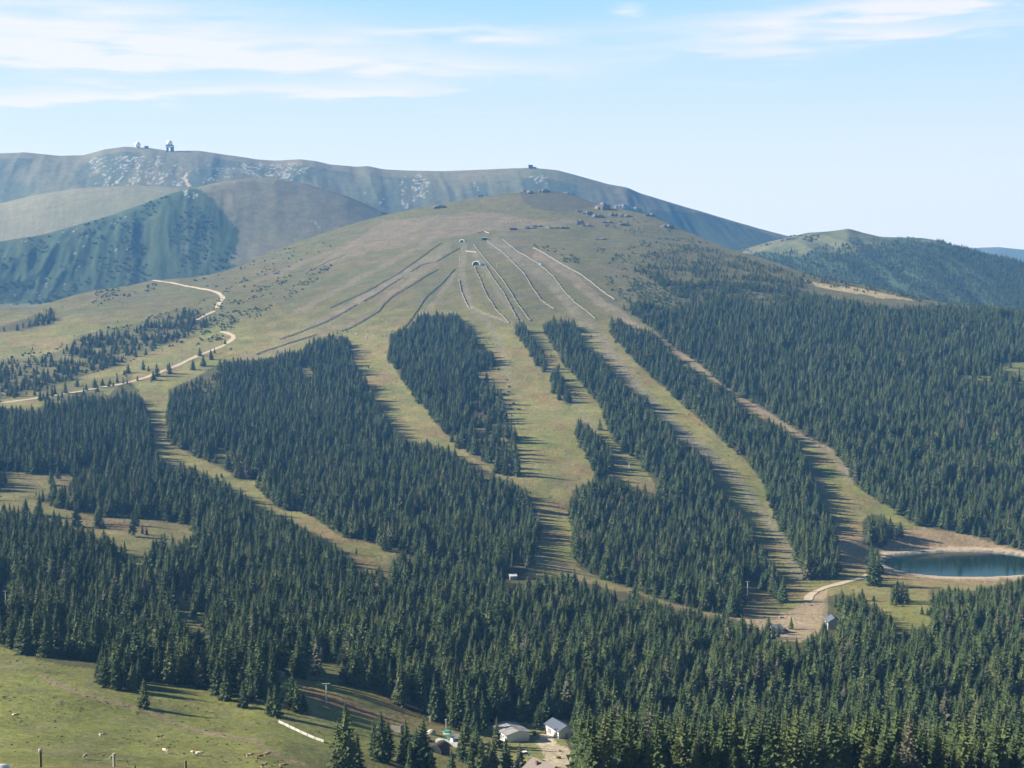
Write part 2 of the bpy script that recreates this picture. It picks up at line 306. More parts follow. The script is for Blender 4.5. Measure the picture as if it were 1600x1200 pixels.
foliage_mat('spruce_needles', (.038, .063, .024), (.056, .084, .028), (.082, .102, .036))
foliage_mat('pine_scrub', (.035, .065, .03), (.05, .085, .035), (.075, .10, .04))
def ground_mat():
    m, n, b = nt('ground'); at_ = n.nodes.new('ShaderNodeAttribute'); at_.attribute_name = 'Col'
    ge = n.nodes.new('ShaderNodeNewGeometry')
    def noise(sc, det, f0, f1, t0, t1, stretch=None):
        no = n.nodes.new('ShaderNodeTexNoise'); no.inputs['Scale'].default_value = sc; no.inputs['Detail'].default_value = det; no.inputs['Roughness'].default_value = .65
        n.links.new(ge.outputs['Position'], no.inputs['Vector'])
        mp = n.nodes.new('ShaderNodeMapRange'); mp.inputs['From Min'].default_value = f0; mp.inputs['From Max'].default_value = f1; mp.inputs['To Min'].default_value = t0; mp.inputs['To Max'].default_value = t1
        n.links.new(no.outputs['Fac'], mp.inputs['Value']); return mp.outputs[0]
    a = noise(.22, 6, .3, .7, .74, 1.27); c = noise(.03, 6, .3, .7, .80, 1.2); d = noise(3.0, 4, .3, .7, .85, 1.15)
    m1 = n.nodes.new('ShaderNodeMath'); m1.operation = 'MULTIPLY'; n.links.new(a, m1.inputs[0]); n.links.new(c, m1.inputs[1])
    m2 = n.nodes.new('ShaderNodeMath'); m2.operation = 'MULTIPLY'; n.links.new(m1.outputs[0], m2.inputs[0]); n.links.new(d, m2.inputs[1])
    sc = n.nodes.new('ShaderNodeVectorMath'); sc.operation = 'SCALE'; n.links.new(at_.outputs['Color'], sc.inputs[0]); n.links.new(m2.outputs[0], sc.inputs['Scale'])
    n.links.new(sc.outputs[0], b.inputs['Base Color']); b.inputs['Roughness'].default_value = .95; b.inputs['Specular IOR Level'].default_value = .1
    bp = n.nodes.new('ShaderNodeBump'); bp.inputs['Strength'].default_value = .5; bp.inputs['Distance'].default_value = 1.2
    n.links.new(a, bp.inputs['Height']); n.links.new(bp.outputs[0], b.inputs['Normal'])
ground_mat()
def water_mat():
    m, n, b = nt('water'); b.inputs['Base Color'].default_value = (.008, .024, .020, 1); b.inputs['Roughness'].default_value = .08; b.inputs['IOR'].default_value = 1.33
    no = n.nodes.new('ShaderNodeTexNoise'); no.inputs['Scale'].default_value = 1.2; ge = n.nodes.new('ShaderNodeNewGeometry'); n.links.new(ge.outputs['Position'], no.inputs['Vector'])
    bp = n.nodes.new('ShaderNodeBump'); bp.inputs['Strength'].default_value = .25; bp.inputs['Distance'].default_value = .1; n.links.new(no.outputs['Fac'], bp.inputs['Height']); n.links.new(bp.outputs[0], b.inputs['Normal'])
water_mat()
# ------------------------------------------------------------------ object helpers
def tag(o, label=None, cat=None, group=None, kind=None):
    if label: o['label'] = label
    if cat: o['category'] = cat
    if group: o['group'] = group
    if kind: o['kind'] = kind
    return o
def link(o, parent=None):
    COL.objects.link(o)
    if parent is not None: o.parent = parent
    return o
def empty(name, loc, rz=0.0):
    o = bpy.data.objects.new(name, None); o.location = loc; o.rotation_euler = (0, 0, rz); o.empty_display_size = .5
    return link(o)
class MB:
    def __init__(s): s.v = []; s.f = []
    def box(s, c, d, rz=0.0, taper=1.0):
        k = len(s.v); ca, sa = math.cos(rz), math.sin(rz)
        for z in (-1, 1):
            t = taper if z > 0 else 1
            for x, y in ((-1, -1), (1, -1), (1, 1), (-1, 1)):
                px, py = x*d[0]/2*t, y*d[1]/2*t
                s.v.append((c[0]+px*ca-py*sa, c[1]+px*sa+py*ca, c[2]+z*d[2]/2))
        s.f += [tuple(k+i for i in q) for q in ((0, 3, 2, 1), (4, 5, 6, 7), (0, 1, 5, 4), (1, 2, 6, 5), (2, 3, 7, 6), (3, 0, 4, 7))]
    def tube(s, p, q, r0, r1=None, n=8):
        r1 = r0 if r1 is None else r1; p = Vector(p); q = Vector(q); d = (q-p).normalized()
        a = d.orthogonal().normalized(); b = d.cross(a); k = len(s.v)
        for c, r in ((p, r0), (q, r1)):
            for i in range(n):
                t = 2*math.pi*i/n; s.v.append(tuple(c+a*(r*math.cos(t))+b*(r*math.sin(t))))
        for i in range(n): j = (i+1) % n; s.f.append((k+i, k+j, k+n+j, k+n+i))
        s.f.append(tuple(k+i for i in range(n-1, -1, -1))); s.f.append(tuple(k+n+i for i in range(n)))
    def lathe(s, prof, c=(0, 0, 0), n=20):
        k = len(s.v); m = len(prof)
        for r_, z in prof:
            for i in range(n): t = 2*math.pi*i/n; s.v.append((c[0]+r_*math.cos(t), c[1]+r_*math.sin(t), c[2]+z))
        for j in range(m-1):
            for i in range(n): i2 = (i+1) % n; s.f.append((k+j*n+i, k+j*n+i2, k+(j+1)*n+i2, k+(j+1)*n+i))
    def poly(s, pts, faces):
        k = len(s.v); s.v += [tuple(p) for p in pts]; s.f += [tuple(k+i for i in f) for f in faces]
    def prism(s, prof, y0, y1):
        """profile of (x, z) points, extruded along y"""
        k = len(s.v); n = len(prof)
        s.v += [(x, y0, z) for x, z in prof]+[(x, y1, z) for x, z in prof]
        s.f += [(k+i, k+(i+1) % n, k+n+(i+1) % n, k+n+i) for i in range(n)]
        s.f += [tuple(k+i for i in range(n-1, -1, -1)), tuple(k+n+i for i in range(n))]
    def mesh(s, name, mat, sm=False):
        me = bpy.data.meshes.new(name); me.from_pydata(s.v, [], s.f); me.materials.append(MATS[mat]); me.update()
        if sm: me.polygons.foreach_set('use_smooth', [True]*len(me.polygons))
        return me
    def build(s, name, mat, parent=None, sm=False, loc=None, rz=0):
        o = bpy.data.objects.new(name, s.mesh(name, mat, sm))
        if loc is not None: o.location = loc; o.rotation_euler = (0, 0, rz)
        return link(o, parent)
# ------------------------------------------------------------------ ground mesh with vertex colours, some hillside shade included
print('rows, cols', NR, NC)
U, V = proj(GX, GY, GZ)
nx = fbm(GX/30, GY/40, 51, 3); nb = fbm(GX/110, GY/150, 52, 4); nf = RNG.random(GX.shape)
Uw = U+4*nx; Vw = V+2.5*fbm(GX/26, GY/34, 54, 3)
def c3(r_, g, b): return np.array([r_, g, b])
def mixc(C, m, col): return C*(1-m[..., None])+np.asarray(col)*m[..., None]
C = np.ones(GX.shape+(3,))*c3(.188, .188, .056)
C = mixc(C, smooth((nb+.25)*1.6), (.205, .195, .072)); C = mixc(C, 0.55*smooth((fbm(GX/60, GY/90, 61, 4)-.05)*4), (.225, .180, .085))
C = mixc(C, 0.45*smooth((fbm(GX/45, GY/60, 71, 4)-.12)*4), (.128, .170, .048))
C = mixc(C, 0.5*smooth((fbm(GX/50, GY/50, 77, 4)-.14)*5), (.24, .150, .080)); C = mixc(C, 0.5*smooth((fbm(GX/28, GY/24, 78, 4)-.10)*5), (.25, .23, .095))
ismain = (TAG[:, None] == 1)
# foreground pasture, greener
past = smooth((1000-GY+90*nb)/160)*smooth((620-Uw)/90)
C = mixc(C, .85*past, (.172, .188, .048)); C = mixc(C, past*.45*smooth((fbm(GX/22, GY/30, 81, 4)-.05)*4), (.125, .125, .055))
C = mixc(C, past*.5*smooth((fbm(GX/12, GY/15, 82, 4)-.1)*4), (.19, .185, .085))
# heath on the dome
up = smooth((545-Vw+25*nx)/90)*ismain
C = mixc(C, .90*up, (.128, .122, .050)); C = mixc(C, up*.7*smooth((fbm(GX/120, GY/90, 91, 4)-.02)*4), (.158, .130, .072)); C = mixc(C, up*.6*smooth((fbm(GX/80, GY/60, 95, 4)-.1)*4), (.115, .118, .062))
C = mixc(C, up*smooth((U-880)/120)*.6, (.115, .112, .058))
dome = in_poly(Uw, Vw, [(812,297),(925,297),(930,322),(880,334),(838,326),(815,312)]) & ismain
C = mixc(C, dome*.85, (.085, .082, .055))  # darker summit heath, colour also standing in for the knoll's relief shading
C = mixc(C, (in_poly(Uw, Vw, [(600,345),(760,330),(840,345),(900,342),(880,352),(760,362),(690,372),(560,398),(470,430)]) & ismain)*.6, (.215, .170, .115))
def track(pts, w, col, k=.75):
    global C
    d = dist_line(Uw, Vw, pts); C = mixc(C, k*smooth((w-d)/(0.5*w))*ismain*(0.65+.35*smooth(nx+.6)), col)
GR = (.215, .195, .145)
track([(770,378),(800,398),(840,425),(870,450),(900,490),(930,520),(960,560),(1000,610),(1050,660),(1100,705),(1150,750),(1190,800),(1230,860),(1250,900)], 11, GR, .7)
track([(840,400),(890,430),(930,465),(965,490),(1000,515),(1060,550),(1120,590),(1170,630),(1240,670),(1300,710),(1330,750)], 9, (.25, .205, .15), .8)
track([(725,385),(722,430),(735,480),(760,500),(790,560),(795,610)], 7, GR, .55)
track([(740,390),(780,460),(820,510),(850,560),(905,640),(940,690),(1020,770)], 5, GR, .5)
track([(700,385),(640,420),(560,470),(500,510),(430,550),(380,560)], 7, GR, .5)
track([(735,480),(800,505)], 2.5, (.32, .27, .19), .8)
track([(60,1055),(130,1085),(220,1108),(300,1140),(400,1160),(440,1185),(520,1210)], 4.5, (.25, .19, .13), .75)
for q_ in ([(700,392),(640,428),(580,462),(520,492),(440,528)], [(690,405),(640,438),(600,468),(560,500),(500,522)], [(680,372),(600,415),(530,452),(460,490)], [(560,376),(500,402),(440,425),(400,440)], [(712,428),(680,470),(650,510)]): track(q_, 4.5, (.21, .17, .13), .6)
for q_ in ([(600,560),(640,640),(720,700),(800,745),(850,800),(870,860)], [(850,600),(880,660),(890,720),(880,800)], [(940,545),(1000,620),(1080,720),(1160,830),(1215,900)], [(250,610),(255,690),(330,735),(420,790),(520,845)], [(1310,730),(1340,790),(1360,850)]): track(q_, 2.2, (.22, .17, .11), .55)
track([(842,870),(880,890),(940,920),(1000,940)], 6, (.27, .2, .14), .8)
track([(1270,668),(1300,700),(1335,740)], 5, (.28, .22, .16), .8)
def patch(poly, col, k=.8):
    global C
    C = mixc(C, (in_poly(Uw, Vw, poly) & ismain)*k, col)
patch([(160,812),(225,816),(232,828),(205,832),(160,826)], (.20, .09, .06)); patch([(118,806),(300,818),(290,826),(120,812)], (.24, .16, .12), .6)
patch([(460,1068),(500,1075),(560,1100),(600,1120),(660,1135),(600,1128),(500,1100)], (.27, .15, .085), .7)
patch([(740,1125),(760,1110),(900,1130),(900,1215),(740,1215)], (.20, .21, .08), .8)
patch([(838,1158),(852,1150),(868,1162),(885,1168),(905,1190),(925,1215),(850,1215),(850,1180)], (.50, .42, .30), .9)
patch([(845,1146),(856,1143),(872,1158),(868,1164),(845,1158)], (.52, .45, .33), .9)
patch([(1140,965),(1230,955),(1275,930),(1292,920),(1295,985),(1282,990),(1250,1003),(1205,1000),(1165,985)], (.34, .26, .18), .85)
patch([(1038,940),(1060,945),(1150,965),(1150,975),(1038,958)], (.33, .26, .17), .7)
patch([(1380,832),(1440,826),(1500,833),(1560,848),(1680,880),(1680,850),(1620,856),(1560,868),(1500,857),(1440,860),(1385,872)], (.27, .215, .145), .9)
patch([(1440,822),(1560,846),(1640,864),(1640,870),(1560,858),(1440,832)], (.36, .29, .22), .7)
patch([(1255,436),(1300,445),(1340,450),(1425,463),(1428,470),(1380,466),(1330,458),(1280,448)], (.42, .34, .19), .9)
patch([(1410,985),(1440,970),(1470,955),(1470,980),(1440,990)], (.19, .21, .07), .45)
patch([(1480,560),(1660,560),(1660,610),(1480,610)], (.16, .21, .06), .6)
# pond surroundings
R_ = pond_r(GX, GY); pm = (GY > 1200) & (GY < 1750)
C = mixc(C, (pm & (R_ < 2.0))*smooth((2.0-R_)/.3)*.9, (.275, .205, .115)); C = mixc(C, (pm & (R_ < 1.2))*smooth((1.24-R_)/.05), (.44, .36, .26)); C = mixc(C, (pm & (R_ < 1.02))*1.0, (.16, .16, .15))
# forest floor: needle litter
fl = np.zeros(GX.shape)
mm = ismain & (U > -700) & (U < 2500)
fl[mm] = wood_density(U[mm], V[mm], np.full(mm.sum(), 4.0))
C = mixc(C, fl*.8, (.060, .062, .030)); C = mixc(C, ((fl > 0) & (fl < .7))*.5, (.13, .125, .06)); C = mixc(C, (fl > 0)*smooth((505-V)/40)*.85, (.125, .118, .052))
# the hills behind
bk = TAG[:, None] >= 2
C = mixc(C, bk*1.0, (.150, .138, .082)); C = mixc(C, bk*.6*smooth((fbm(GX/300, GY/350, 101, 5)-.02)*4), (.115, .128, .060)); C = mixc(C, bk*.4*smooth((fbm(GX/200, GY/260, 102, 5)-.1)*4), (.185, .150, .095))
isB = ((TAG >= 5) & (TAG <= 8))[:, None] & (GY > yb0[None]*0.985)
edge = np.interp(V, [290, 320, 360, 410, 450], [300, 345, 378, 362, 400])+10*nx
dark = isB & (U < edge) & (tB < 1.0-.03*nx)  # alder cover, darkened further to put the steep slope's shade into the colour
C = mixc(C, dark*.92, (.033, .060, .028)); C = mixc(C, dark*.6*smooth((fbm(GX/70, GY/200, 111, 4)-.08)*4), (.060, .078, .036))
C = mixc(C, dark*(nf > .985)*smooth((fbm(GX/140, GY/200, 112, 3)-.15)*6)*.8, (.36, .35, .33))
dd_ = isB & (ucol[None] > 1080)
dforest = smooth((V-(388+14*nx+12*fbm(GX/160, GY/160, 118, 3)+np.interp(U, [1150, 1250, 1350, 1420, 1600], [10, 0, -8, -16, -12])))/8)
C = mixc(C, dd_*.6, (.095, .105, .055)); C = mixc(C, dd_*dforest*.92, (.034, .058, .032))
C = mixc(C, dd_*(1-dforest)*.5*smooth((fbm(GX/60, GY/90, 119, 4)-.02)*5), (.055, .085, .045))
isA = ((TAG >= 11) & (TAG <= 14))[:, None]
C = mixc(C, isA*.5*smooth((.9-tA)/.3), (.092, .104, .068))
C = mixc(C, (TAG[:, None] >= 9)*(TAG[:, None] <= 10)*.7*(.7+.3*nx), (.20, .19, .11))
shadeA = isA & (U > 1015) & (V > np.interp(U, [1015, 1100, 1200, 1260], [328, 334, 366, 392])+2*nx)
C = mixc(C, shadeA*.85, (.045, .066, .042))  # sun-averted face below the spur, its shade put into the colour
darkA2 = isA & (U < 900) & (tA < .80)
C = mixc(C, darkA2*.6*smooth((fbm(GX/130, GY/300, 121, 4)+.1)*3), (.045, .070, .050))
ROCKS = [([(135,246),(250,244),(290,262),(285,290),(150,290)], .26), ([(280,262),(300,266),(300,290),(286,290)], .35), ([(300,258),(370,262),(365,285),(310,285)], .14), ([(372,256),(482,254),(480,272),(450,285),(380,272)], .3), ([(626,282),(640,272),(672,272),(668,300),(655,325),(628,325)], .34), ([(724,298),(735,285),(755,284),(745,302)], .32), ([(800,276),(855,272),(855,288),(800,284)], .10), ([(838,272),(856,274),(854,288),(840,284)], .35), ([(540,295),(570,290),(570,310),(552,312)], .12), ([(590,300),(615,300),(612,322),(595,318)], .12), ([(288,296),(305,296),(310,310),(290,308)], .3), ([(488,345),(500,345),(500,356),(490,354)], .2)]
rk = np.zeros(GX.shape)
for poly, dn in ROCKS: rk = np.maximum(rk, in_poly(U+6*nx, V+3*nx, poly)*(nf+0.25*fbm(GX/40, GY/90, 141, 3) > 1-dn*1.25)*(bk & (GY > 4000)))
C = mixc(C, rk*.75*smooth((fbm(GX/22, GY/40, 151, 3)+.05)*6), (.36, .35, .33))
C = mixc(C, (isA | (TAG == 10)[:, None])*(dist_line(U, V, [(292,272),(288,278),(293,288),(297,290)]) < 2.0)*.9, (.50, .40, .30))
C = mixc(C, (TAG[:, None] >= 17)*.9, (.07, .09, .07))
C = np.where((TAG == 1)[:, None, None], C*np.where(V < 520, .86, .92)[..., None], C)
C = np.clip(C*(1+.22*(nf[..., None]-.5)), 0, 1)
def grid_mesh(name, X, Y, Z, Cc, mat):
    nr, nc = X.shape; me = bpy.data.meshes.new(name)
    me.vertices.add(nr*nc); me.vertices.foreach_set('co', np.stack([X, Y, Z], -1).astype(np.float32).ravel())
    i = np.arange(nr*nc).reshape(nr, nc); q = np.stack([i[:-1, :-1], i[:-1, 1:], i[1:, 1:], i[1:, :-1]], -1).reshape(-1, 4)
    me.loops.add(q.size); me.loops.foreach_set('vertex_index', q.ravel().astype(np.int32)); me.polygons.add(len(q)); me.polygons.foreach_set('loop_start', np.arange(0, q.size, 4, dtype=np.int32))
    me.polygons.foreach_set('use_smooth', np.ones(len(q), bool)); me.update(calc_edges=True)
    ca = me.color_attributes.new('Col', 'FLOAT_COLOR', 'POINT'); ca.data.foreach_set('color', np.concatenate([Cc, np.ones(Cc.shape[:2]+(1,))], -1).astype(np.float32).ravel())
    me.materials.append(MATS[mat]); return me
# main ground and the farther hills share their border row
kb = NR-sum(nsub)-1
def sheet(name, a, b, label, cat):
    o = bpy.data.objects.new(name, grid_mesh(name, GX[a:b], GY[a:b], GZ[a:b], C[a:b], 'ground')); link(o); tag(o, label, cat, kind='structure')
sheet('ground', 0, kb+1, 'grassy mountain with broad ski runs between woods', 'ground')
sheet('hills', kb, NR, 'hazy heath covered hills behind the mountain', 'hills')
# ------------------------------------------------------------------ water
n_ = 72; wv = []
for i in range(n_):
    t = 2*math.pi*i/n_; c_, s_ = math.cos(t), math.sin(t)
    k_ = 1.04/((abs(c_)/87)**2.3+(abs(s_)/64)**2.3)**(1/2.3); dx, dy = k_*c_, k_*s_
    ca, sa_ = math.cos(math.radians(10)), math.sin(math.radians(10)); wv.append((PX+dx*ca-dy*sa_, PY+dx*sa_+dy*ca, PZ))
w = MB(); w.poly(wv, [tuple(range(n_))]); tag(w.build('water', 'water'), 'dark teal water of the small reservoir', 'water', kind='structure')
# ------------------------------------------------------------------ roads
def ribbon(name, pts, wid, mat, label, lift=.35, kind='structure', cat='road'):
    P = [at(u, v) for u, v in pts]; Q = []
    for a, b in zip(P[:-1], P[1:]):
        m = max(2, int((b-a).length/8))
        for i in range(m): Q.append(a.lerp(b, i/m))
    Q.append(P[-1]); Q = [Vector((p.x, p.y, 0)) for p in Q]
    for _ in range(4): Q = [Q[0]]+[(Q[i-1]+Q[i]*2+Q[i+1])/4 for i in range(1, len(Q)-1)]+[Q[-1]]
    vs = []; K = 5
    for i, p in enumerate(Q):
        d = (Q[min(i+1, len(Q)-1)]-Q[max(i-1, 0)]).normalized(); nrm = Vector((-d.y, d.x, 0))
        for j in range(K):
            ww = wid*(1+.15*math.sin(i*.7)+.1*math.sin(i*1.9+j)); q = p+nrm*(ww*(j/(K-1)-.5)); vs.append((q.x, q.y, 0))
    vs = np.array(vs); vs[:, 2] = height(vs[:, 0], vs[:, 1])+lift
    m = MB(); m.v = [tuple(p) for p in vs]; m.f = [(i*K+j, i*K+j+1, (i+1)*K+j+1, (i+1)*K+j) for i in range(len(Q)-1) for j in range(K-1)]
    o = m.build(name, mat, sm=True); tag(o, label, cat, kind=kind); return o
ribbon('road', [(239,438),(262,441),(290,447),(320,452),(340,457),(349,465),(341,476),(338,482)], 9, 'gravel', 'pale gravel mountain road curving round the left spur')
ribbon('road', [(336,486),(322,492),(312,498),(304,502)], 7, 'gravel', 'short pale stretch of gravel road between dwarf pines')
ribbon('road', [(345,518),(358,521),(367,527),(352,539),(330,548),(300,560),(270,574),(235,588),(200,598),(150,607),(100,616),(0,630),(-200,640)], 9, 'gravel', 'long gravel road descending left along the spur')
ribbon('road', [(1262,938),(1266,928),(1285,919),(1310,913),(1350,902),(1372,892)], 7, 'gravel', 'bright gravel road from the forest yard to the reservoir')
# ------------------------------------------------------------------ world, sun
SUN_EL, SUN_AZ = math.radians(26.5), math.radians(-87)   # azimuth from +Y towards +X
sd = Vector((math.sin(SUN_AZ)*math.cos(SUN_EL), math.cos(SUN_AZ)*math.cos(SUN_EL), math.sin(SUN_EL)))
sl = bpy.data.lights.new('sun', 'SUN'); sl.energy = 5.0; sl.angle = math.radians(.53); sl.color = (1, .93, .82)
so = bpy.data.objects.new('sun', sl); so.rotation_euler = sd.to_track_quat('Z', 'Y').to_euler(); so.location = (0, 0, 50); link(so)
SKY_K = .05
world = bpy.data.worlds.new('World'); scene.world = world; world.use_nodes = True; wn = world.node_tree; wn.nodes.clear()
out_ = wn.nodes.new('ShaderNodeOutputWorld'); bg = wn.nodes.new('ShaderNodeBackground'); bg.inputs['Strength'].default_value = SKY_K
sky = wn.nodes.new('ShaderNodeTexSky'); sky.sky_type = 'NISHITA'; sky.sun_disc = False; sky.sun_elevation = SUN_EL; sky.sun_rotation = SUN_AZ % (2*math.pi); sky.altitude = 1800; sky.air_density = .45; sky.dust_density = .9; sky.ozone_density = 2.0
tc = wn.nodes.new('ShaderNodeTexCoord'); sp_ = wn.nodes.new('ShaderNodeSeparateXYZ'); wn.links.new(tc.outputs['Generated'], sp_.inputs[0])
def wm(op, a, b=None, c=None):
    n = wn.nodes.new('ShaderNodeMath'); n.operation = op
    for i, x in enumerate((a, b, c)):
        if x is None: continue
        if isinstance(x, (int, float)): n.inputs[i].default_value = x
        else: wn.links.new(x, n.inputs[i])
    return n.outputs[0]
az = wm('ARCTAN2', sp_.outputs[0], sp_.outputs[1]); el = wm('ARCSINE', sp_.outputs[2])
cb = wn.nodes.new('ShaderNodeCombineXYZ'); wn.links.new(wm('MULTIPLY', az, 13.0), cb.inputs[0]); wn.links.new(wm('MULTIPLY', el, 110.0), cb.inputs[1])
n1 = wn.nodes.new('ShaderNodeTexNoise'); n1.inputs['Scale'].default_value = 1.0; n1.inputs['Detail'].default_value = 4; n1.inputs['Roughness'].default_value = .5; n1.inputs['Distortion'].default_value = .3; wn.links.new(cb.outputs[0], n1.inputs['Vector'])
elw = wm('ADD', el, wm('MULTIPLY', wm('SUBTRACT', n1.outputs['Fac'], .5), .030))
def streak(u, v, hw, hv, k, tilt=0.0):
    a0 = (u-800)/F; e0 = math.atan((600-v)/F)-PITCH
    da = wm('DIVIDE', wm('SUBTRACT', az, a0), hw/F); de = wm('DIVIDE', wm('SUBTRACT', wm('SUBTRACT', elw, e0), wm('MULTIPLY', wm('SUBTRACT', az, a0), tilt)), hv/F)
    q = wm('ADD', wm('MULTIPLY', da, da), wm('MULTIPLY', de, de)); return wm('MULTIPLY', wm('POWER', 2.718, wm('MULTIPLY', q, -1.0)), k)
S = None
for a in ((150, 30, 330, 26, .75), (230, 78, 430, 26, 1.0), (60, 105, 260, 30, .9), (560, 105, 320, 17, .85), (700, 52, 160, 12, .75), (200, 160, 430, 11, 1.0, .06), (520, 146, 160, 7, .5, .06), (1350, 30, 330, 19, 1.0, .05), (1150, 82, 160, 12, .65), (1350, 62, 240, 10, .75), (975, 17, 22, 9, .7), (1600, 15, 260, 22, .9), (1130, 134, 130, 5, .2), (740, 176, 110, 4, .18), (-500, 80, 300, 60, .8), (2200, 40, 260, 30, .7), (1800, 370, 260, 9, .45)):
    s = streak(*a); S = s if S is None else wm('ADD', S, s)
dens = wm('MULTIPLY', S, wm('MAXIMUM', wm('ADD', -.55, wm('MULTIPLY', n1.outputs['Fac'], 2.9)), .15))
dens = wm('MINIMUM', wm('MULTIPLY', dens, .82), .84)
skyc = wn.nodes.new('ShaderNodeVectorMath'); skyc.operation = 'MULTIPLY'; skyc.inputs[1].default_value = (1, 1, 1); 
veil = wn.nodes.new('ShaderNodeMix'); veil.data_type = 'RGBA'; wn.links.new(sky.outputs[0], veil.inputs['A']); vc = wn.nodes.new('ShaderNodeMix'); vc.data_type = 'RGBA'; vc.inputs['A'].default_value = (7.6, 7.8, 8.2, 1); vc.inputs['B'].default_value = (2.7, 5.6, 7.9, 1); wn.links.new(wm('MINIMUM', wm('MAXIMUM', wm('MULTIPLY', wm('SUBTRACT', el, .05), 6.2), 0.0), 1.0), vc.inputs['Factor']); wn.links.new(vc.outputs['Result'], veil.inputs['B'])
wn.links.new(wm('POWER', wm('MAXIMUM', wm('SUBTRACT', 1.0, wm('MULTIPLY', wm('MAXIMUM', wm('SUBTRACT', wm('ABSOLUTE', el), .20), 0.0), 4.5)), 0.0), 1.0), veil.inputs['Factor']); wn.links.new(veil.outputs['Result'], skyc.inputs[0])
mixn = wn.nodes.new('ShaderNodeMix'); mixn.data_type = 'RGBA'; wn.links.new(dens, mixn.inputs['Factor']); wn.links.new(skyc.outputs[0], mixn.inputs['A']); mixn.inputs['B'].default_value = (8.3, 7.9, 8.5, 1)
wn.links.new(mixn.outputs['Result'], bg.inputs['Color']); wn.links.new(bg.outputs[0], out_.inputs['Surface'])
#PART2_BEGIN
# ------------------------------------------------------------------ spruce models (height 1, scaled per tree)
def spruce_mesh(seed, R=.165, bare=.06, levels=25):
    rd = random.Random(seed); v = []; f = []
    def tri(a, b, c): k = len(v); v.extend((tuple(a), tuple(b), tuple(c))); f.append((k, k+1, k+2))
    gap_ph = rd.uniform(0, 6.28)
    for i in range(levels):
        t = i/(levels-1); z = bare+(1-bare-.015)*t
        Rz = R*((1-t)**.74)*(1-.25*math.exp(-((t)/.08)**2)) + .006
        nb = max(4, int(10-5*t)); ph = rd.uniform(0, 6.28)
        for j in range(nb):
            if rd.random() < .06: continue
            an = ph+2*math.pi*j/nb+rd.uniform(-.25, .25)
            ln = Rz*rd.uniform(.68, 1.16)*(1+.12*math.sin(an+gap_ph+3*t)); dr = Vector((math.cos(an), math.sin(an), 0)); sd_ = Vector((-dr.y, dr.x, 0))
            z0 = z+rd.uniform(-.012, .012); droop = ln*rd.uniform(.30, .62)*(1-.9*t)
            def P(s): return Vector((0, 0, z0))+dr*(ln*s)+Vector((0, 0, -droop*(s**1.2)+.18*ln*s*s))
            tip = P(1.0)
            for s, wd in ((.15, .34), (.42, .36), (.68, .27)):
                p = P(s); e = P(min(1.0, s+.38)); hang = Vector((0, 0, -ln*rd.uniform(.16, .34)))
                for sg in (-1, 1):
                    tri(p, e, p+dr*(ln*.16)+sd_*(sg*ln*wd*rd.uniform(.8, 1.2))+hang)
            tri(P(.5)+sd_*(ln*.09), P(.5)-sd_*(ln*.09), tip)
    # leader and ragged inner mass of twigs
    n = 7
    for k, (z0, z1) in enumerate(((.95, 1.0),)):
        for i in range(4): a = i*1.57; tri((.007*math.cos(a), .007*math.sin(a), .93), (.007*math.cos(a+1.57), .007*math.sin(a+1.57), .93), (0, 0, 1.0))
    rings = 9; k0 = len(v)
    for i in range(rings+1):
        t = i/rings; z = bare+.01+(.93-bare)*t
        for j in range(n): a = 2*math.pi*j/n+.4*i; r_ = (R*.52*(1-t)**.8+.003)*rd.uniform(.7, 1.2); v.append((r_*math.cos(a), r_*math.sin(a), z-.01*rd.random()))
    for i in range(rings):
        for j in range(n): j2 = (j+1) % n; f.append((k0+i*n+j, k0+i*n+j2, k0+(i+1)*n+j2, k0+(i+1)*n+j))
    return v, f
def trunk_mesh():
    m = MB(); m.tube((0, 0, -.04), (0, 0, .35), .0125, .009, 7); m.tube((0, 0, .35), (0, 0, .97), .009, .002, 6); return m
def raw(name, v, f, mat):
    me = bpy.data.meshes.new(name); me.from_pydata(v, [], f); me.materials.append(MATS[mat]); me.update(); return me
KINDS = [(1, .195, .05, 21), (2, .235, .03, 20), (3, .175, .08, 21), (4, .205, .16, 19), (5, .255, .04, 19), (6, .185, .05, 21)]
CROWN, TRUNK, WHOLE = [], raw('trunk', *(lambda m: (m.v, m.f))(trunk_mesh()), 'bark'), []
protos = bpy.data.collections.new('tree_kinds')
KINDS += [(7, .12, .12, 10), (8, .30, .02, 18)]
for s_, R, br, lv in KINDS:
    v, f = spruce_mesh(s_, R, br, lv); CROWN.append(raw('crown', v, f, 'spruce_needles'))
    tm = trunk_mesh(); k = len(v); me = bpy.data.meshes.new('spruce'); me.from_pydata(v+tm.v, [], f+[tuple(i+k for i in q) for q in tm.f])
    me.materials.append(MATS['spruce_needles']); me.materials.append(MATS['bark']); mi = np.zeros(len(me.polygons), np.int32); mi[len(f):] = 1; me.polygons.foreach_set('material_index', mi); me.update()
    WHOLE.append(me)
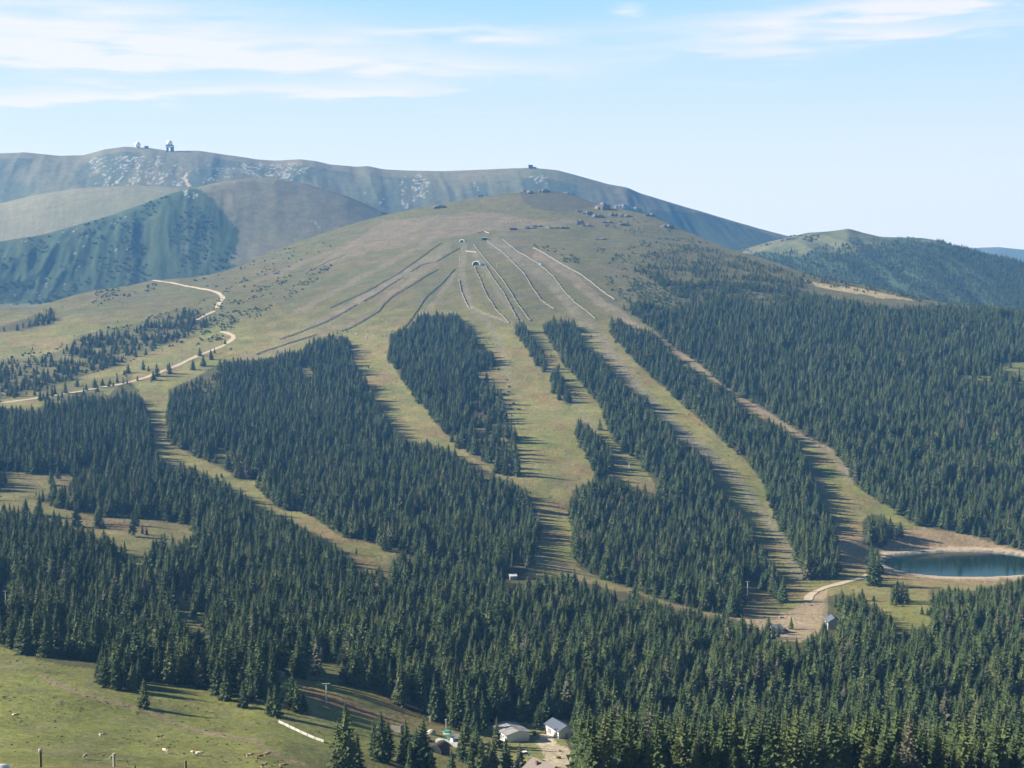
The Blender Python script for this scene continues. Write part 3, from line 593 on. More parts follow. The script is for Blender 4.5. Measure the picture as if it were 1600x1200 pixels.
def scrub_mesh(seed):
    rd = random.Random(seed); v = []; f = []
    for i in range(150):
        a = rd.uniform(0, 6.28); r_ = math.sqrt(rd.random())*.5; z = .42*math.sqrt(max(0, 1-(r_/.55)**2))*rd.uniform(.3, 1.1)*(1+.3*math.sin(2*a+seed))
        p = Vector((r_*math.cos(a), r_*math.sin(a)*(.8), z)); k = len(v)
        for _ in range(3): v.append(tuple(p+Vector((rd.uniform(-.12, .12), rd.uniform(-.12, .12), rd.uniform(-.10, .14)))))
        f.append((k, k+1, k+2))
    k0 = len(v); n = 9
    for z, r_ in ((-.06, .44), (.12, .40), (.26, .26), (.34, .06)):
        for j in range(n): a = 6.283*j/n; q = rd.uniform(.8, 1.15); v.append((r_*q*math.cos(a), r_*q*math.sin(a)*.8, z*q))
    for i in range(3):
        for j in range(n): j2 = (j+1) % n; f.append((k0+i*n+j, k0+i*n+j2, k0+(i+1)*n+j2, k0+(i+1)*n+j))
    return raw('dwarf_pine', v, f, 'pine_scrub')
SCRUB = [scrub_mesh(40+i) for i in range(3)]
# ------------------------------------------------------------------ where trees stand
def sample(n_try, y0, y1, a0, a1, sp):
    """jittered grid over the wedge seen by the camera"""
    ys = np.arange(y0, y1, sp); P = []
    for y in ys:
        xs = np.arange(a0*y, a1*y, sp); P.append(np.stack([xs+RNG.uniform(-.48, .48, len(xs))*sp, np.full(len(xs), y)+RNG.uniform(-.48, .48, len(xs))*sp], -1))
    return np.concatenate(P)
a_lo, a_hi = (-330-800)/F, (1930-800)/F
P = sample(0, 420, 3500, a_lo, a_hi, 7.5)
Z = height(P[:, 0], P[:, 1]); rnd = RNG.random(len(P)); H = tree_h(Z, rnd)
big = RNG.random(len(P)) < .06; H = np.where(big, H*1.12, H); small = RNG.random(len(P)) < .14; H = np.where(small, H*.55, H)
u_, v_ = proj(P[:, 0], P[:, 1], Z); D = P[:, 1]; hp = H*F/D*.98
edge_w = np.where((u_ > 920) & (u_ < 1300) & (v_ < 500), 16.0, 4.5)*fbm(P[:, 0]/18, P[:, 1]/18, 201, 3)
dn = wood_density(u_+edge_w, v_+.6*edge_w, hp)
cl = np.clip(.90+.95*fbm(P[:, 0]/26, P[:, 1]/34, 203, 4), .18, 1)   # small gaps in the stand
thin = np.where((u_ > 950) & (v_ < 540), np.interp(v_, [430, 530], [.8, 1])*np.where(v_ < 500, .32+1.1*smooth((fbm(P[:, 0]/30, P[:, 1]/40, 207, 3)+.15)*3), 1), 1)
thin = np.where(u_ > 1250, 1, thin)
thin *= np.where((u_ < 340) & (v_ < 625), .25+.9*smooth((fbm(P[:, 0]/30, P[:, 1]/40, 208, 3)+.15)*3), 1)
H = np.where((u_ < 340) & (v_ < 640), H*.72, H); H = np.where((u_ > 920) & (v_ < 480), H*np.interp(v_, [400, 480], [.68, 1]), H)
keep = (RNG.random(len(P)) < thin*dn*np.where(dn >= .99, cl, .8)*np.interp(Z, [-60, 40], [1, .75])) & (pond_r(P[:, 0], P[:, 1]) > 1.2)
# single trees and groups read from the photograph: foot (u, v), height in photo pixels
SINGLE = [(540,1212,128,0),(528,1206,86,4),(558,1208,70,1),(596,1190,86,0),(583,1182,64,2),(607,1188,68,3),(634,1196,80,0),(651,1198,66,4),(662,1204,92,1),(640,1212,60,5),(676,1214,50,2),
 (225,1106,50,4),(165,1074,58,1),(178,1077,48,4),(207,1079,52,1),(216,1066,44,0),(430,1120,56,1),(421,1118,48,4),(463,1112,54,4),(457,1108,62,1),(474,1110,34,0),(447,1100,40,2),
 (392,1095,40,1),(380,1105,46,4),(352,1094,52,1),(243,882,44,4),(260,884,28,1),(178,868,34,1),(190,872,24,2),(281,862,18,1),(296,860,22,0),(222,834,18,2),(229,836,14,1),(152,822,30,1),(160,826,20,4),
 (745,1185,62,1),(722,1190,58,0),(752,1205,54,4),(770,1208,62,0),(790,1210,66,1),(735,1208,50,2),(765,1190,40,1),(812,1206,48,4),(704,1210,44,1),(726,1165,50,3),(741,1160,56,1),(776,1168,52,2),(811,1128,44,2),(840,1140,42,3),
 (905,1160,66,1),(898,1148,54,0),(915,1172,70,4),(938,1200,86,0),(955,1204,80,1),(975,1206,72,5),(925,1190,60,2),
 (616,905,34,1),(628,912,40,4),(640,900,28,1),(1363,915,62,1),(1371,914,52,2),(1400,942,36,0),(1410,944,42,1),(1416,940,30,2),(1457,962,46,1),(1466,966,52,0),(1475,963,42,3),(1440,960,16,1),(1449,962,14,4),(1236,983,22,1),(1209,998,22,2),(1216,996,24,0),(1200,990,30,1),
 (245,588,22,1),(240,594,16,4),(265,584,20,1),(262,578,12,0),(200,583,16,4),(194,586,10,1),(224,578,18,0),(232,580,10,1),(302,578,18,1),(318,572,20,4),(330,562,18,0),(215,595,10,1),(236,597,8,2),(312,556,14,1),(335,552,10,4),(352,538,9,1),(361,547,6,4),
 (97,622,14,1),(68,624,12,0),(102,615,24,2),(22,622,10,1),(54,618,12,4),(120,604,16,1),(135,610,12,1),(160,602,12,4),(172,600,10,1),(183,598,14,0),(148,606,18,1),
 (873,625,20,2),(836,566,14,1),(1287,876,10,4),(808,744,44,2),(790,742,30,1),(775,739,24,4),(1503,830,44,1),(1376,853,30,1),(1382,850,26,0),(1398,842,20,4),(1407,838,26,1),(715,700,26,1),(706,690,18,4),(711,713,16,1),(862,590,10,4),(937,672,20,1),(940,745,20,1)]
SX = []
for u, v, hpx, k in SINGLE:
    if v > 1199: p = at(u, min(v, 1240), 380)
    else: p = at(u, v)
    SX.append((p.x, p.y, p.z, hpx*p.y/F/.98, k))
SX = np.array(SX)
sap = (~keep) & (RNG.random(len(P)) < .055) & (wood_density(u_+RNG.normal(0, 9, len(P)), v_+RNG.normal(0, 7, len(P)), hp*.3) > .2) & (dn < .05) & (pond_r(P[:, 0], P[:, 1]) > 1.2) & (v_ < 1000)
H = np.where(sap, H*RNG.uniform(.16, .5, len(P)), H); keep = keep | sap
bp = P[keep]; bz = Z[keep]; bh = H[keep]; bk_ = RNG.integers(0, 6, len(bp)); q_ = RNG.random(len(bp)); bk_ = np.where(q_ < .02, 6, np.where(q_ < .10, 7, bk_)); bh = np.where(bk_ == 7, bh*.75, bh)
cut = np.ones(len(bp), bool)
for x, y, *_ in SX: cut &= (np.hypot(bp[:, 0]-x, bp[:, 1]-y) > 4.0)
BLD = [(870,1150,13),(872,1165,9),(800,1160,16),(848,1215,14),(683,1172,11),(708,1160,6),(1302,966,13),(1211,983,8),(1300,985,5),(800,905,5),(8,946,4),(433,1052,5),(735,690,2),(618,1144,7),(690,1180,7),(834,1148,4),(1228,1072,4),(1167,935,4)]
for u, v, r_ in BLD:
    q = at(u, v); cut &= (np.hypot(bp[:, 0]-q.x, bp[:, 1]-q.y) > r_)
# keep the view of small buildings in the woods open, as in the photograph
uB_, vB_ = proj(bp[:, 0], bp[:, 1], bz); hpB = bh*F/bp[:, 1]
for (ua, ub, va, vb) in ((852,889,1122,1162),(770,826,1130,1166),(838,852,1140,1156),(852,905,1164,1204),(666,700,1142,1182),(824,868,1182,1200),(1295,1308,952,982),(1203,1216,974,992),(796,808,895,904),(3,13,920,946),(1226,1231,1066,1074),(1164,1171,908,928),(504,514,1066,1100)):
    cut &= ~((uB_ > ua-3) & (uB_ < ub+3) & (vB_ > va+2) & (vB_-hpB < vb-1))
bp, bz, bh, bk_ = bp[cut], bz[cut], bh[cut], bk_[cut]
TX = np.concatenate([np.column_stack([bp, bz, bh, bk_]), SX]); NS = len(SX); NT = len(TX)
print('trees', NT)
# which trees show largest: paint them far to near in a coarse picture
order = np.argsort(-TX[:, 1]); W2, H2 = 800, 600; idm = np.full((H2, W2), -1, np.int32)
tu, tv = proj(TX[:, 0], TX[:, 1], TX[:, 2]); th_ = TX[:, 3]*F/TX[:, 1]
for i in order:
    if tv[i]-th_[i] > 1200 or tu[i] < -20 or tu[i] > 1620: continue
    hh = th_[i]/2; cx = tu[i]/2; by = tv[i]/2
    for yy in range(max(0, int(by-hh)), min(H2, int(by))):
        wd = .5+.15*hh*(1-(by-yy)/hh); x0, x1 = max(0, int(cx-wd+.5)), min(W2, int(cx+wd+.5))
        if x1 > x0: idm[yy, x0:x1] = i
cnt = np.bincount(idm[idm >= 0], minlength=NT)
chosen = np.argsort(-(cnt+1e-3*th_))[:298]; chosen_set = set(int(i) for i in chosen)
# labels: what each of the tallest spruces stands beside
def where(u, v, h, single):
    s = 'tall' if h > 62 else 'medium-sized' if h > 40 else 'small'
    return s
LM = [((0,160),(960,1060),'on the pasture edge, far left'),((0,160),(850,960),'at left frame edge below the meadow'),((150,240),(1030,1120),'where the wood juts into the pasture'),((160,420),(1020,1130),'on the upper edge of the cattle pasture'),((160,300),(850,1020),'between valley meadow and cattle pasture'),((300,470),(850,1000),'in the dark wood below the clearing strip'),((300,560),(960,1060),'in the wood just above the lift clearing'),((400,480),(1060,1130),'in the clump left of the lift pylon'),((500,570),(1080,1260),'in the clump right of the board fence'),((570,620),(1080,1260),'between board fence and lift station'),((620,700),(1160,1260),'in front of the lift station'),((520,640),(1050,1110),'on the wood edge right of the pylon'),((640,760),(1060,1150),'on the wood edge behind the lift station'),((700,800),(1140,1260),'in the group left of the shed'),((800,880),(1180,1260),'beside the brown roof at bottom'),((760,860),(1070,1150),'behind the long grey shed'),((880,1000),(1120,1260),'right of the garage and yard'),((840,1000),(1060,1140),'in the wood behind the garage'),((1290,1400),(900,990),'around the lodge below the reservoir'),((1340,1480),(840,970),'on the slope under the reservoir dam')]
def tree_label(i):
    u, v, h = tu[i], tv[i], th_[i]; k = int(TX[i, 4])
    shp = ['slim', 'broad', 'narrow', 'bare-stemmed', 'bushy', 'slender', 'thin-crowned', 'very broad'][k]
    sz = 'tall' if h > 66 else 'middling' if h > 48 else 'short'
    for (a, b), (c, d), t in LM:
        if a <= u < b and c <= v < d: return f'{sz} {shp} spruce {t}'
    row = 'along the bottom edge' if v > 1150 else 'low down' if v > 1070 else 'midway up' if v > 990 else 'high up'
    colm = int(max(0, min(1599, u))//200); nm = ['far left', 'left', 'left of the lift clearing', 'left of centre', 'just right of centre', 'right of centre', 'right', 'far right'][colm]
    return f'{sz} {shp} spruce {row} in lower wood, {nm}'
GN = 'spruces of the lower wood and pasture edge'
lab = {}
for i in chosen:
    i = int(i); lab.setdefault(tree_label(i), []).append(i)
final = {}
ORD = ['first', 'second', 'third', 'fourth', 'fifth', 'sixth', 'seventh', 'eighth', 'ninth', 'tenth', 'eleventh', 'twelfth', 'thirteenth', 'fourteenth', 'fifteenth', 'sixteenth', 'seventeenth', 'eighteenth']
for t, ids in lab.items():
    ids.sort(key=lambda i: tu[i])
    for k, i in enumerate(ids):
        if len(ids) == 1: final[i] = t
        else:
            w_ = f'{ORD[k]} from left' if k < 18 else 'one of several'
            final[i] = f'{t}, {w_}'
for i, t in final.items():
    x, y, z, hgt, k = TX[i]; k = int(k)
    rt = empty('spruce_tree', (x, y, z-.25), random.uniform(0, 6.28)); rt.scale = (hgt*random.uniform(.9, 1.15),)*2+(hgt,)
    tag(rt, t, 'tree', GN)
    c = bpy.data.objects.new('crown', CROWN[k]); link(c, rt); r2 = bpy.data.objects.new('trunk', TRUNK); link(r2, rt)
# ------------------------------------------------------------------ everything beyond the 300: one object per kind
def scatter(name, pts, scl, rot, idx, meshes, label, cat, zsink=0.0):
    me = bpy.data.meshes.new(name); me.vertices.add(len(pts)); me.vertices.foreach_set('co', np.asarray(pts, np.float32).ravel())
    a = me.attributes.new('scl', 'FLOAT_VECTOR', 'POINT'); a.data.foreach_set('vector', np.asarray(scl, np.float32).ravel())
    a = me.attributes.new('rot', 'FLOAT_VECTOR', 'POINT'); a.data.foreach_set('vector', np.asarray(rot, np.float32).ravel())
    a = me.attributes.new('idx', 'INT', 'POINT'); a.data.foreach_set('value', np.asarray(idx, np.int32))
    o = bpy.data.objects.new(name, me); link(o)
    ng = bpy.data.node_groups.new(name, 'GeometryNodeTree'); ng.interface.new_socket('Geometry', in_out='INPUT', socket_type='NodeSocketGeometry'); ng.interface.new_socket('Geometry', in_out='OUTPUT', socket_type='NodeSocketGeometry')
    N = ng.nodes; gi = N.new('NodeGroupInput'); go = N.new('NodeGroupOutput'); ip = N.new('GeometryNodeInstanceOnPoints'); g2i = N.new('GeometryNodeGeometryToInstance')
    for k in reversed(range(len(meshes))):
        po = bpy.data.objects.new(name+'_kind', meshes[k]); oi = N.new('GeometryNodeObjectInfo'); oi.inputs['Object'].default_value = po; oi.inputs['As Instance'].default_value = True
        ng.links.new(oi.outputs['Geometry'], g2i.inputs[0])
    ng.links.new(gi.outputs[0], ip.inputs['Points']); ng.links.new(g2i.outputs[0], ip.inputs['Instance']); ip.inputs['Pick Instance'].default_value = True
    for nm, ty, sk in (('idx', 'INT', 'Instance Index'), ('rot', 'FLOAT_VECTOR', 'Rotation'), ('scl', 'FLOAT_VECTOR', 'Scale')):
        na = N.new('GeometryNodeInputNamedAttribute'); na.data_type = ty; na.inputs['Name'].default_value = nm; ng.links.new([s for s in na.outputs if s.enabled][0], ip.inputs[sk])
    ng.links.new(ip.outputs[0], go.inputs[0]); md = o.modifiers.new('scatter', 'NODES'); md.node_group = ng
    tag(o, label, cat, kind='stuff'); return o
rest = np.array([i for i in range(NT) if i not in chosen_set]); T = TX[rest]; n = len(T)
scatter('forest', np.column_stack([T[:, 0], T[:, 1], T[:, 2]-.25]), np.column_stack([T[:, 3]*RNG.uniform(.9, 1.45, n)]*1+[T[:, 3]*RNG.uniform(.9, 1.45, n)]+[T[:, 3]]),
        np.column_stack([RNG.uniform(-.045, .045, n), RNG.uniform(-.045, .045, n), RNG.uniform(0, 6.28, n)]), T[:, 4].astype(int), WHOLE, 'dense dark spruce forest covering the mountain slopes between the ski runs', 'forest')
# the wooded hill at the right rear
P = sample(0, 3550, 5300, (1090-800)/F, (1900-800)/F, 13.5); Z = height(P[:, 0], P[:, 1]); u_, v_ = proj(P[:, 0], P[:, 1], Z)
lim = 386+np.interp(u_, [1150, 1250, 1350, 1420, 1600], [12, 2, -8, -16, -12])+14*fbm(P[:, 0]/70, P[:, 1]/110, 301, 3)
k = (v_ > lim) & (RNG.random(len(P)) < smooth((v_-lim)/22)*.95) & ~in_poly(u_, v_, [(1388,440),(1420,446),(1416,456),(1390,450)]) & ~((v_ > 408) & (v_ < 426) & (u_ > 1470) & (u_ < 1510) & (RNG.random(len(P)) < .7))
P, Z = P[k], Z[k]; n = len(P); hh = 13*RNG.uniform(.6, 1.2, n)
scatter('distant_forest', np.column_stack([P, Z-.3]), np.column_stack([hh*1.25, hh*1.25, hh]), np.column_stack([np.zeros(n), np.zeros(n), RNG.uniform(0, 6.28, n)]), RNG.integers(0, 6, n), WHOLE, 'blue hazy conifer forest on the rounded hill beyond the mountain', 'forest')
# dwarf pine scrub
areas = [([(330,505),(360,480),(400,455),(440,432),(490,418),(520,415),(505,430),(470,455),(430,480),(390,505),(350,520)], .20), ([(240,432),(400,400),(500,372),(520,385),(430,430),(350,440)], .035), ([(330,470),(370,440),(420,420),(470,430),(400,480),(345,500)], .10),
 ([(935,430),(960,400),(1000,375),(1060,365),(1120,385),(1060,400),(1010,415),(985,440)], .12), ([(935,420),(990,412),(1020,450),(1100,480),(1050,500),(985,480),(940,440)], .22), ([(980,440),(1130,440),(1250,452),(1240,480),(1100,490),(1000,470)], .3),
 ([(832,378),(880,388),(900,402),(880,400),(835,388)], .10), ([(880,403),(905,403),(905,412),(880,410)], .4), ([(932,385),(945,390),(940,398),(930,392)], .2), ([(300,435),(345,440),(340,452),(310,448)], .1), ([(150,455),(240,440),(250,450),(180,475),(140,480)], .12), ([(300,460),(345,470),(335,480),(300,475)], .18), ([(310,515),(345,520),(355,530),(330,545),(305,540)], .2),
 ([(0,560),(100,540),(200,500),(330,470),(345,500),(280,540),(100,600),(0,630)], .10), ([(745,580),(800,585),(810,650),(770,640)], .06), ([(800,620),(850,700),(800,730)], .01), ([(1240,436),(1430,458),(1420,468),(1260,445)], .12), ([(935,352),(1010,340),(1060,362),(1010,372)], .05), ([(1400,560),(1660,540),(1660,650),(1500,640)], .12), ([(855,895),(900,905),(1000,935),(990,940)], .02), ([(1150,380),(1260,368),(1300,380),(1200,400)], .0)]
P = sample(0, 1700, 3900, -800/F, (1700-800)/F, 6.5); Z = height(P[:, 0], P[:, 1]); u_, v_ = proj(P[:, 0], P[:, 1], Z); pr_ = np.zeros(len(P))
cl = smooth((fbm(P[:, 0]/28, P[:, 1]/36, 311, 3)+.12)*3)
for poly, dnn in areas: pr_ = np.maximum(pr_, in_poly(u_, v_, poly)*dnn*2.2*(cl if dnn < .3 else 1))
k = (RNG.random(len(P)) < pr_); P, Z = P[k], Z[k]; n = len(P); hh = RNG.uniform(2.4, 6.0, n)
scatter('dwarf_pine_scrub', np.column_stack([P, Z]), np.column_stack([hh, hh, hh*RNG.uniform(.7, 1.5, n)]), np.column_stack([np.zeros(n), np.zeros(n), RNG.uniform(0, 6.28, n)]), RNG.integers(0, 3, n), SCRUB, 'clumps of low dwarf pine dotted over the open heath', 'shrubs')
P = sample(0, 3600, 5000, (1120-800)/F, (1560-800)/F, 13); Z = height(P[:, 0], P[:, 1]); u_, v_ = proj(P[:, 0], P[:, 1], Z)
k = (RNG.random(len(P)) < .5*smooth((fbm(P[:, 0]/70, P[:, 1]/80, 321, 3))*3)) & (v_ > 368) & (v_ < 425)
PB = sample(0, 3750, 5100, -820/F, -395/F, 15); ZB = height(PB[:, 0], PB[:, 1]); uB2, vB2 = proj(PB[:, 0], PB[:, 1], ZB)
kB = (uB2 < np.interp(vB2, [290, 320, 360, 410, 450], [300, 345, 378, 362, 400])) & (vB2 > 300) & (PB[:, 1] > np.interp(uB2, [0, 262], [3980, 4260])) & (PB[:, 1] < np.interp(uB2, [0, 262], [4500, 4850])) & (RNG.random(len(PB)) < .75*smooth((fbm(PB[:, 0]/60, PB[:, 1]/140, 331, 4)+.1)*3))
P = np.concatenate([P[k], PB[kB]]); Z = np.concatenate([Z[k], ZB[kB]]); n = len(P); hh = RNG.uniform(6, 14, n)
scatter('alder_thicket', np.column_stack([P, Z]), np.column_stack([hh, hh, hh*.8]), np.column_stack([np.zeros(n), np.zeros(n), RNG.uniform(0, 6.28, n)]), RNG.integers(0, 3, n), SCRUB, 'patchy green thickets on the hazy slopes of the farther hills', 'shrubs')
P = sample(0, 900, 3300, -860/F, (1680-800)/F, 7.0); Z = height(P[:, 0], P[:, 1]); u_, v_ = proj(P[:, 0], P[:, 1], Z)
k = (RNG.random(len(P)) < .55*smooth((fbm(P[:, 0]/35, P[:, 1]/45, 351, 4)+.05)*3)) & (pond_r(P[:, 0], P[:, 1]) > 1.6); P, Z, u_, v_ = P[k], Z[k], u_[k], v_[k]; k = wood_density(u_, v_, np.full(len(P), 4.)) < .1; P, Z = P[k], Z[k]; n = len(P); hh = RNG.uniform(.5, 1.7, n)*np.where(RNG.random(n) < .06, 1.9, 1)
scatter('heath_tufts', np.column_stack([P, Z]), np.column_stack([hh, hh, hh*.55]), np.column_stack([np.zeros(n), np.zeros(n), RNG.uniform(0, 6.28, n)]), RNG.integers(0, 3, n), SCRUB, 'low tufts of heath and juniper dotted over the open ski runs', 'shrubs')
# grass tussocks on the pasture
P = sample(0, 380, 760, -900/F, -150/F, 3.2); Z = height(P[:, 0], P[:, 1]); u_, v_ = proj(P[:, 0], P[:, 1], Z)
k = RNG.random(len(P)) < .30*smooth((fbm(P[:, 0]/18, P[:, 1]/22, 341, 3))*3); k &= wood_density(u_, v_, np.full(len(P), 4.)) < .1; P, Z = P[k], Z[k]; n = len(P); hh = RNG.uniform(.4, 1.3, n)
scatter('grass_tussocks', np.column_stack([P, Z]), np.column_stack([hh, hh, hh*.6]), np.column_stack([np.zeros(n), np.zeros(n), RNG.uniform(0, 6.28, n)]), RNG.integers(0, 3, n), SCRUB, 'low tussocks dotted over the cattle pasture', 'grass')
# ------------------------------------------------------------------ snow fences
def fence(pts, label, hgt=2.3, mat='weathered_wood', gaps=(), group='snow fences fanning down from the summit lifts', lean=.25, name='snow_fence'):
    Pp = [at(u, v) for u, v in pts]; Q = []
    for a, b in zip(Pp[:-1], Pp[1:]):
        m = max(1, int((Vector((b.x, b.y, 0))-Vector((a.x, a.y, 0))).length/4)); Q += [a.lerp(b, i/m) for i in range(m)]
    Q.append(Pp[-1]); xs = np.array([q.x for q in Q]); ys = np.array([q.y for q in Q])
    if len(Q) > 6:
        jr = np.random.default_rng(len(Q)); js = .55 if hgt > 2 else .08; jx = jr.normal(0, js, len(Q)); jy = jr.normal(0, js, len(Q))
        for _ in range(3): xs[1:-1] = (xs[:-2]+2*xs[1:-1]+xs[2:])/4; ys[1:-1] = (ys[:-2]+2*ys[1:-1]+ys[2:])/4
    if len(Q) > 6: xs = xs+jx; ys = ys+jy
    zs = height(xs, ys)+(jr.normal(0, .4*js, len(Q)) if len(Q) > 6 else 0); c = Vector((float(xs[len(xs)//2]), float(ys[len(xs)//2]), float(zs[len(xs)//2])))
    bs = [MB() for _ in range(5)]; p_ = MB()
    for i in range(len(xs)-1):
        a0 = Vector((xs[i], ys[i], zs[i]))-c; a1 = Vector((xs[i+1], ys[i+1], zs[i+1]))-c; d = Vector(((a1-a0).x, (a1-a0).y, 0)).normalized(); nr_ = Vector((-d.y, d.x, 0))
        p_.tube(a0-Vector((0, 0, .3)), a0+Vector((0, 0, hgt+.1)), .11, n=5)
        for s in range(5):
            z0 = .25+(hgt-.3)*s/5; z1 = z0+(hgt-.3)/5*.84
            for sg in (0,):
                o0 = nr_*(.13+.02*s)
                b = bs[s]; k = len(b.v); th = nr_*.05
                for q, zz in ((a0, z0), (a1, z0), (a1, z1), (a0, z1)):
                    b.v.append(tuple(q+o0+Vector((0, 0, zz)))); 
                for q, zz in ((a0, z0), (a1, z0), (a1, z1), (a0, z1)):
                    b.v.append(tuple(q+o0+th+Vector((0, 0, zz))))
                b.f += [tuple(k+j for j in q) for q in ((0, 1, 2, 3), (7, 6, 5, 4), (0, 4, 5, 1), (1, 5, 6, 2), (2, 6, 7, 3), (3, 7, 4, 0))]
    rt = empty(name, c); [b.build('board', mat, rt) for b in bs]; p_.build('posts', mat, rt)['kind'] = 'stuff'
    return tag(rt, label, 'snow fence', group)
fence([(690,380),(665,397),(640,415),(610,435),(580,452),(545,468),(515,482)], 'uppermost long dark snow fence on the left flank of the dome')
fence([(630,433),(600,452),(568,471)], 'short dark snow fence just below the uppermost left one')
fence([(718,388),(700,398),(682,409)], 'short dark snow fence running left from the small arched shelter')
fence([(672,411),(655,416),(642,425)], 'very short snow fence between two longer left ones')
fence([(684,421),(660,435),(640,448),(615,462),(600,475),(590,488),(570,500),(548,513),(533,518)], 'long curving dark snow fence ending at the grazing herd')
fence([(557,476),(540,487),(510,503),(480,515),(437,531)], 'dark snow fence left of the grazing herd, pointing to the road')
fence([(711,420),(690,443),(665,465),(655,480),(645,495),(632,512)], 'dark snow fence descending to the upper wood island')
fence([(495,523),(460,534),(420,547),(400,555)], 'lowest left snow fence along the top of the big wood')
fence([(540,398),(510,410),(480,425)], 'faint low snow fence on the upper left shoulder', hgt=1.6)
fence([(717,437),(720,455),(726,470),(732,481)], 'short steep snow fence below the two arched shelters')
fence([(741,417),(750,437),(760,462),(775,485),(795,505)], 'snow fence running down from the foot of the lower arched shelter', mat='pale_wood')
fence([(756,412),(770,435),(785,455),(797,478),(808,500)], 'pale snow fence from the right end of the lower arched shelter', mat='pale_wood')
fence([(740,383),(755,402),(772,422),(790,445),(808,475),(828,502)], 'long pale snow fence from between the summit huts', mat='pale_wood')
fence([(761,377),(785,395),(803,412),(820,430),(833,452),(845,470),(865,483)], 'pale snow fence curving down from the dark summit hut', mat='pale_wood')
fence([(785,375),(810,395),(840,412),(865,433),(885,460),(900,475),(929,498)], 'pale snow fence beside the widest gravel track', mat='pale_wood')
fence([(833,388),(855,400),(880,415),(905,428),(930,447),(960,469)], 'rightmost pale snow fence with its bright lower half', mat='pale_wood', hgt=2.9)
fence([(728,393),(744,395)], 'tiny level snow fence between the arched shelters', hgt=3.4)
fence([(746,365),(756,362),(764,365)], 'short bent snow fence above the dark summit hut', hgt=2.6)
G2 = None
fence([(435,1130),(452,1138),(470,1147),(488,1155),(505,1161)], 'bright pale board fence across the pasture beside the tall spruce clump', hgt=1.5, mat='concrete', group=None)
# ------------------------------------------------------------------ buildings
def gable(name, label, cat, loc, rz, lx, ly, hw, hr, roof, wall, ov=.6, parts=True, wins=0, door=True, chim=None, group=None):
    """ridge along local x"""
    rt = empty(name, loc, rz); m = MB()
    prof = [(-ly/2, -1.5), (ly/2, -1.5), (ly/2, hw), (0, hw+hr), (-ly/2, hw)]
    k = len(m.v)
    for x in (-lx/2, lx/2): m.v += [(x, y, z) for y, z in prof]
    m.f += [(0, 1, 2, 3, 4), (9, 8, 7, 6, 5)]+[(i, i+5, (i+1) % 5+5, (i+1) % 5) for i in range(5)]
    m.build('wall', wall, rt)
    rf = MB(); t = .22; sl_ = hr/(ly/2); e = ly/2+ov; X = lx/2+ov
    for sg in (-1, 1):
        a = [(0, hw+hr+.03), (sg*e, hw-sl_*ov+.03)]
        q = []
        for x in (-X, X):
            for (y, z) in a: q += [(x, y, z), (x, y, z+t)]
        rf.poly(q, [(0, 4, 6, 2), (1, 3, 7, 5), (0, 2, 3, 1), (4, 5, 7, 6), (2, 6, 7, 3), (0, 1, 5, 4)])
    r_ = rf.build('roof', roof, rt)
    if chim: c = MB(); c.box((chim[0], chim[1], hw+hr*.55+.9), (1.1, 1.1, 2.4)); c.build('chimney', chim[2], r_)
    if door: d = MB(); d.box((lx*.18, -ly/2-.05, 1.2), (2.6, .12, 2.4)); d.build('door', 'weathered_wood', rt)
    for i in range(wins):
        w_ = MB(); w_.box((-lx*.32+i*lx*.64/max(1, wins-1) if wins > 1 else 0, -ly/2-.05, hw*.6), (1.1, .12, 1.1)); w_.build('window', 'glass_dark', rt)
    return tag(rt, label, cat, group)
p = at(869, 1152); g = gable('garage', 'white garage with smooth dark grey gabled roof beside the gravel yard', 'garage', p+Vector((2, 5, .3)), math.radians(-62), 14, 9.5, 4.0, 2.3, 'grey_sheet', 'white_paint', .7, door=False)
m = MB(); m.box((-2.5, -4.80, 1.5), (4.2, .12, 3.0)); m.build('door', 'pale_wood', g); m = MB(); m.box((7.06, 0, 1.1), (.12, 1.1, 2.1)); m.build('door', 'grey_wall', g)
p = at(800, 1160); g = gable('shed', 'long low shed with weathered grey roof and white end wall', 'shed', p+Vector((-.5, 9, .4)), math.radians(-64), 16, 13, 3.6, 1.3, 'grey_roof', 'white_paint', .8, wins=3)
# house at the bottom edge
yb = 610.0; zb_ = float(unproj(850, 1186, yb)[2]); bx = float(unproj(850, 1186, yb)[0]); gz = h1(bx, yb)
hr_tot = max(5.0, zb_-gz)
g = gable('house', 'brown roofed house cut off by the bottom edge of the photo', 'house', (bx, yb-3, gz-.5), math.radians(-50), 14, 13, max(2.5, hr_tot-3.4), 3.6, 'brown_roof', 'grey_wall', .8, wins=2, chim=(-2.2, -2.4, 'red_brown'))
# white van beside it
def car(loc, rz, label, body='white_paint', name='parked_van', L_=4.8, W_=1.9, H_=2.1, cat='van'):
    rt = empty(name, loc, rz); m = MB()
    pr_ = [(-L_/2, .35), (L_/2, .35), (L_/2, .85), (L_*.32, 1.05), (L_*.16, H_), (-L_*.48, H_), (-L_/2, 1.0)]
    m.prism(pr_, -W_/2, W_/2); o = m.build('body', body, rt)
    m = MB(); m.prism([(L_*.29, 1.12), (L_*.155, H_-.12), (-L_*.42, H_-.12), (-L_*.42, 1.12)], -W_/2-.01, W_/2+.01); m.build('windows', 'glass_dark', rt)
    for sx in (-1, 1):
        for sy in (-1, 1): m = MB(); m.tube((sx*L_*.31, sy*(W_/2-.2), .34), (sx*L_*.31, sy*(W_/2+.03), .34), .34, n=12); m.build('wheel', 'rubber', rt)
    return tag(rt, label, cat)
p = at(829, 1192, 380); car(p+Vector((-2.5, 6, 1.4)), .3, 'white van parked left of the brown roofed house')
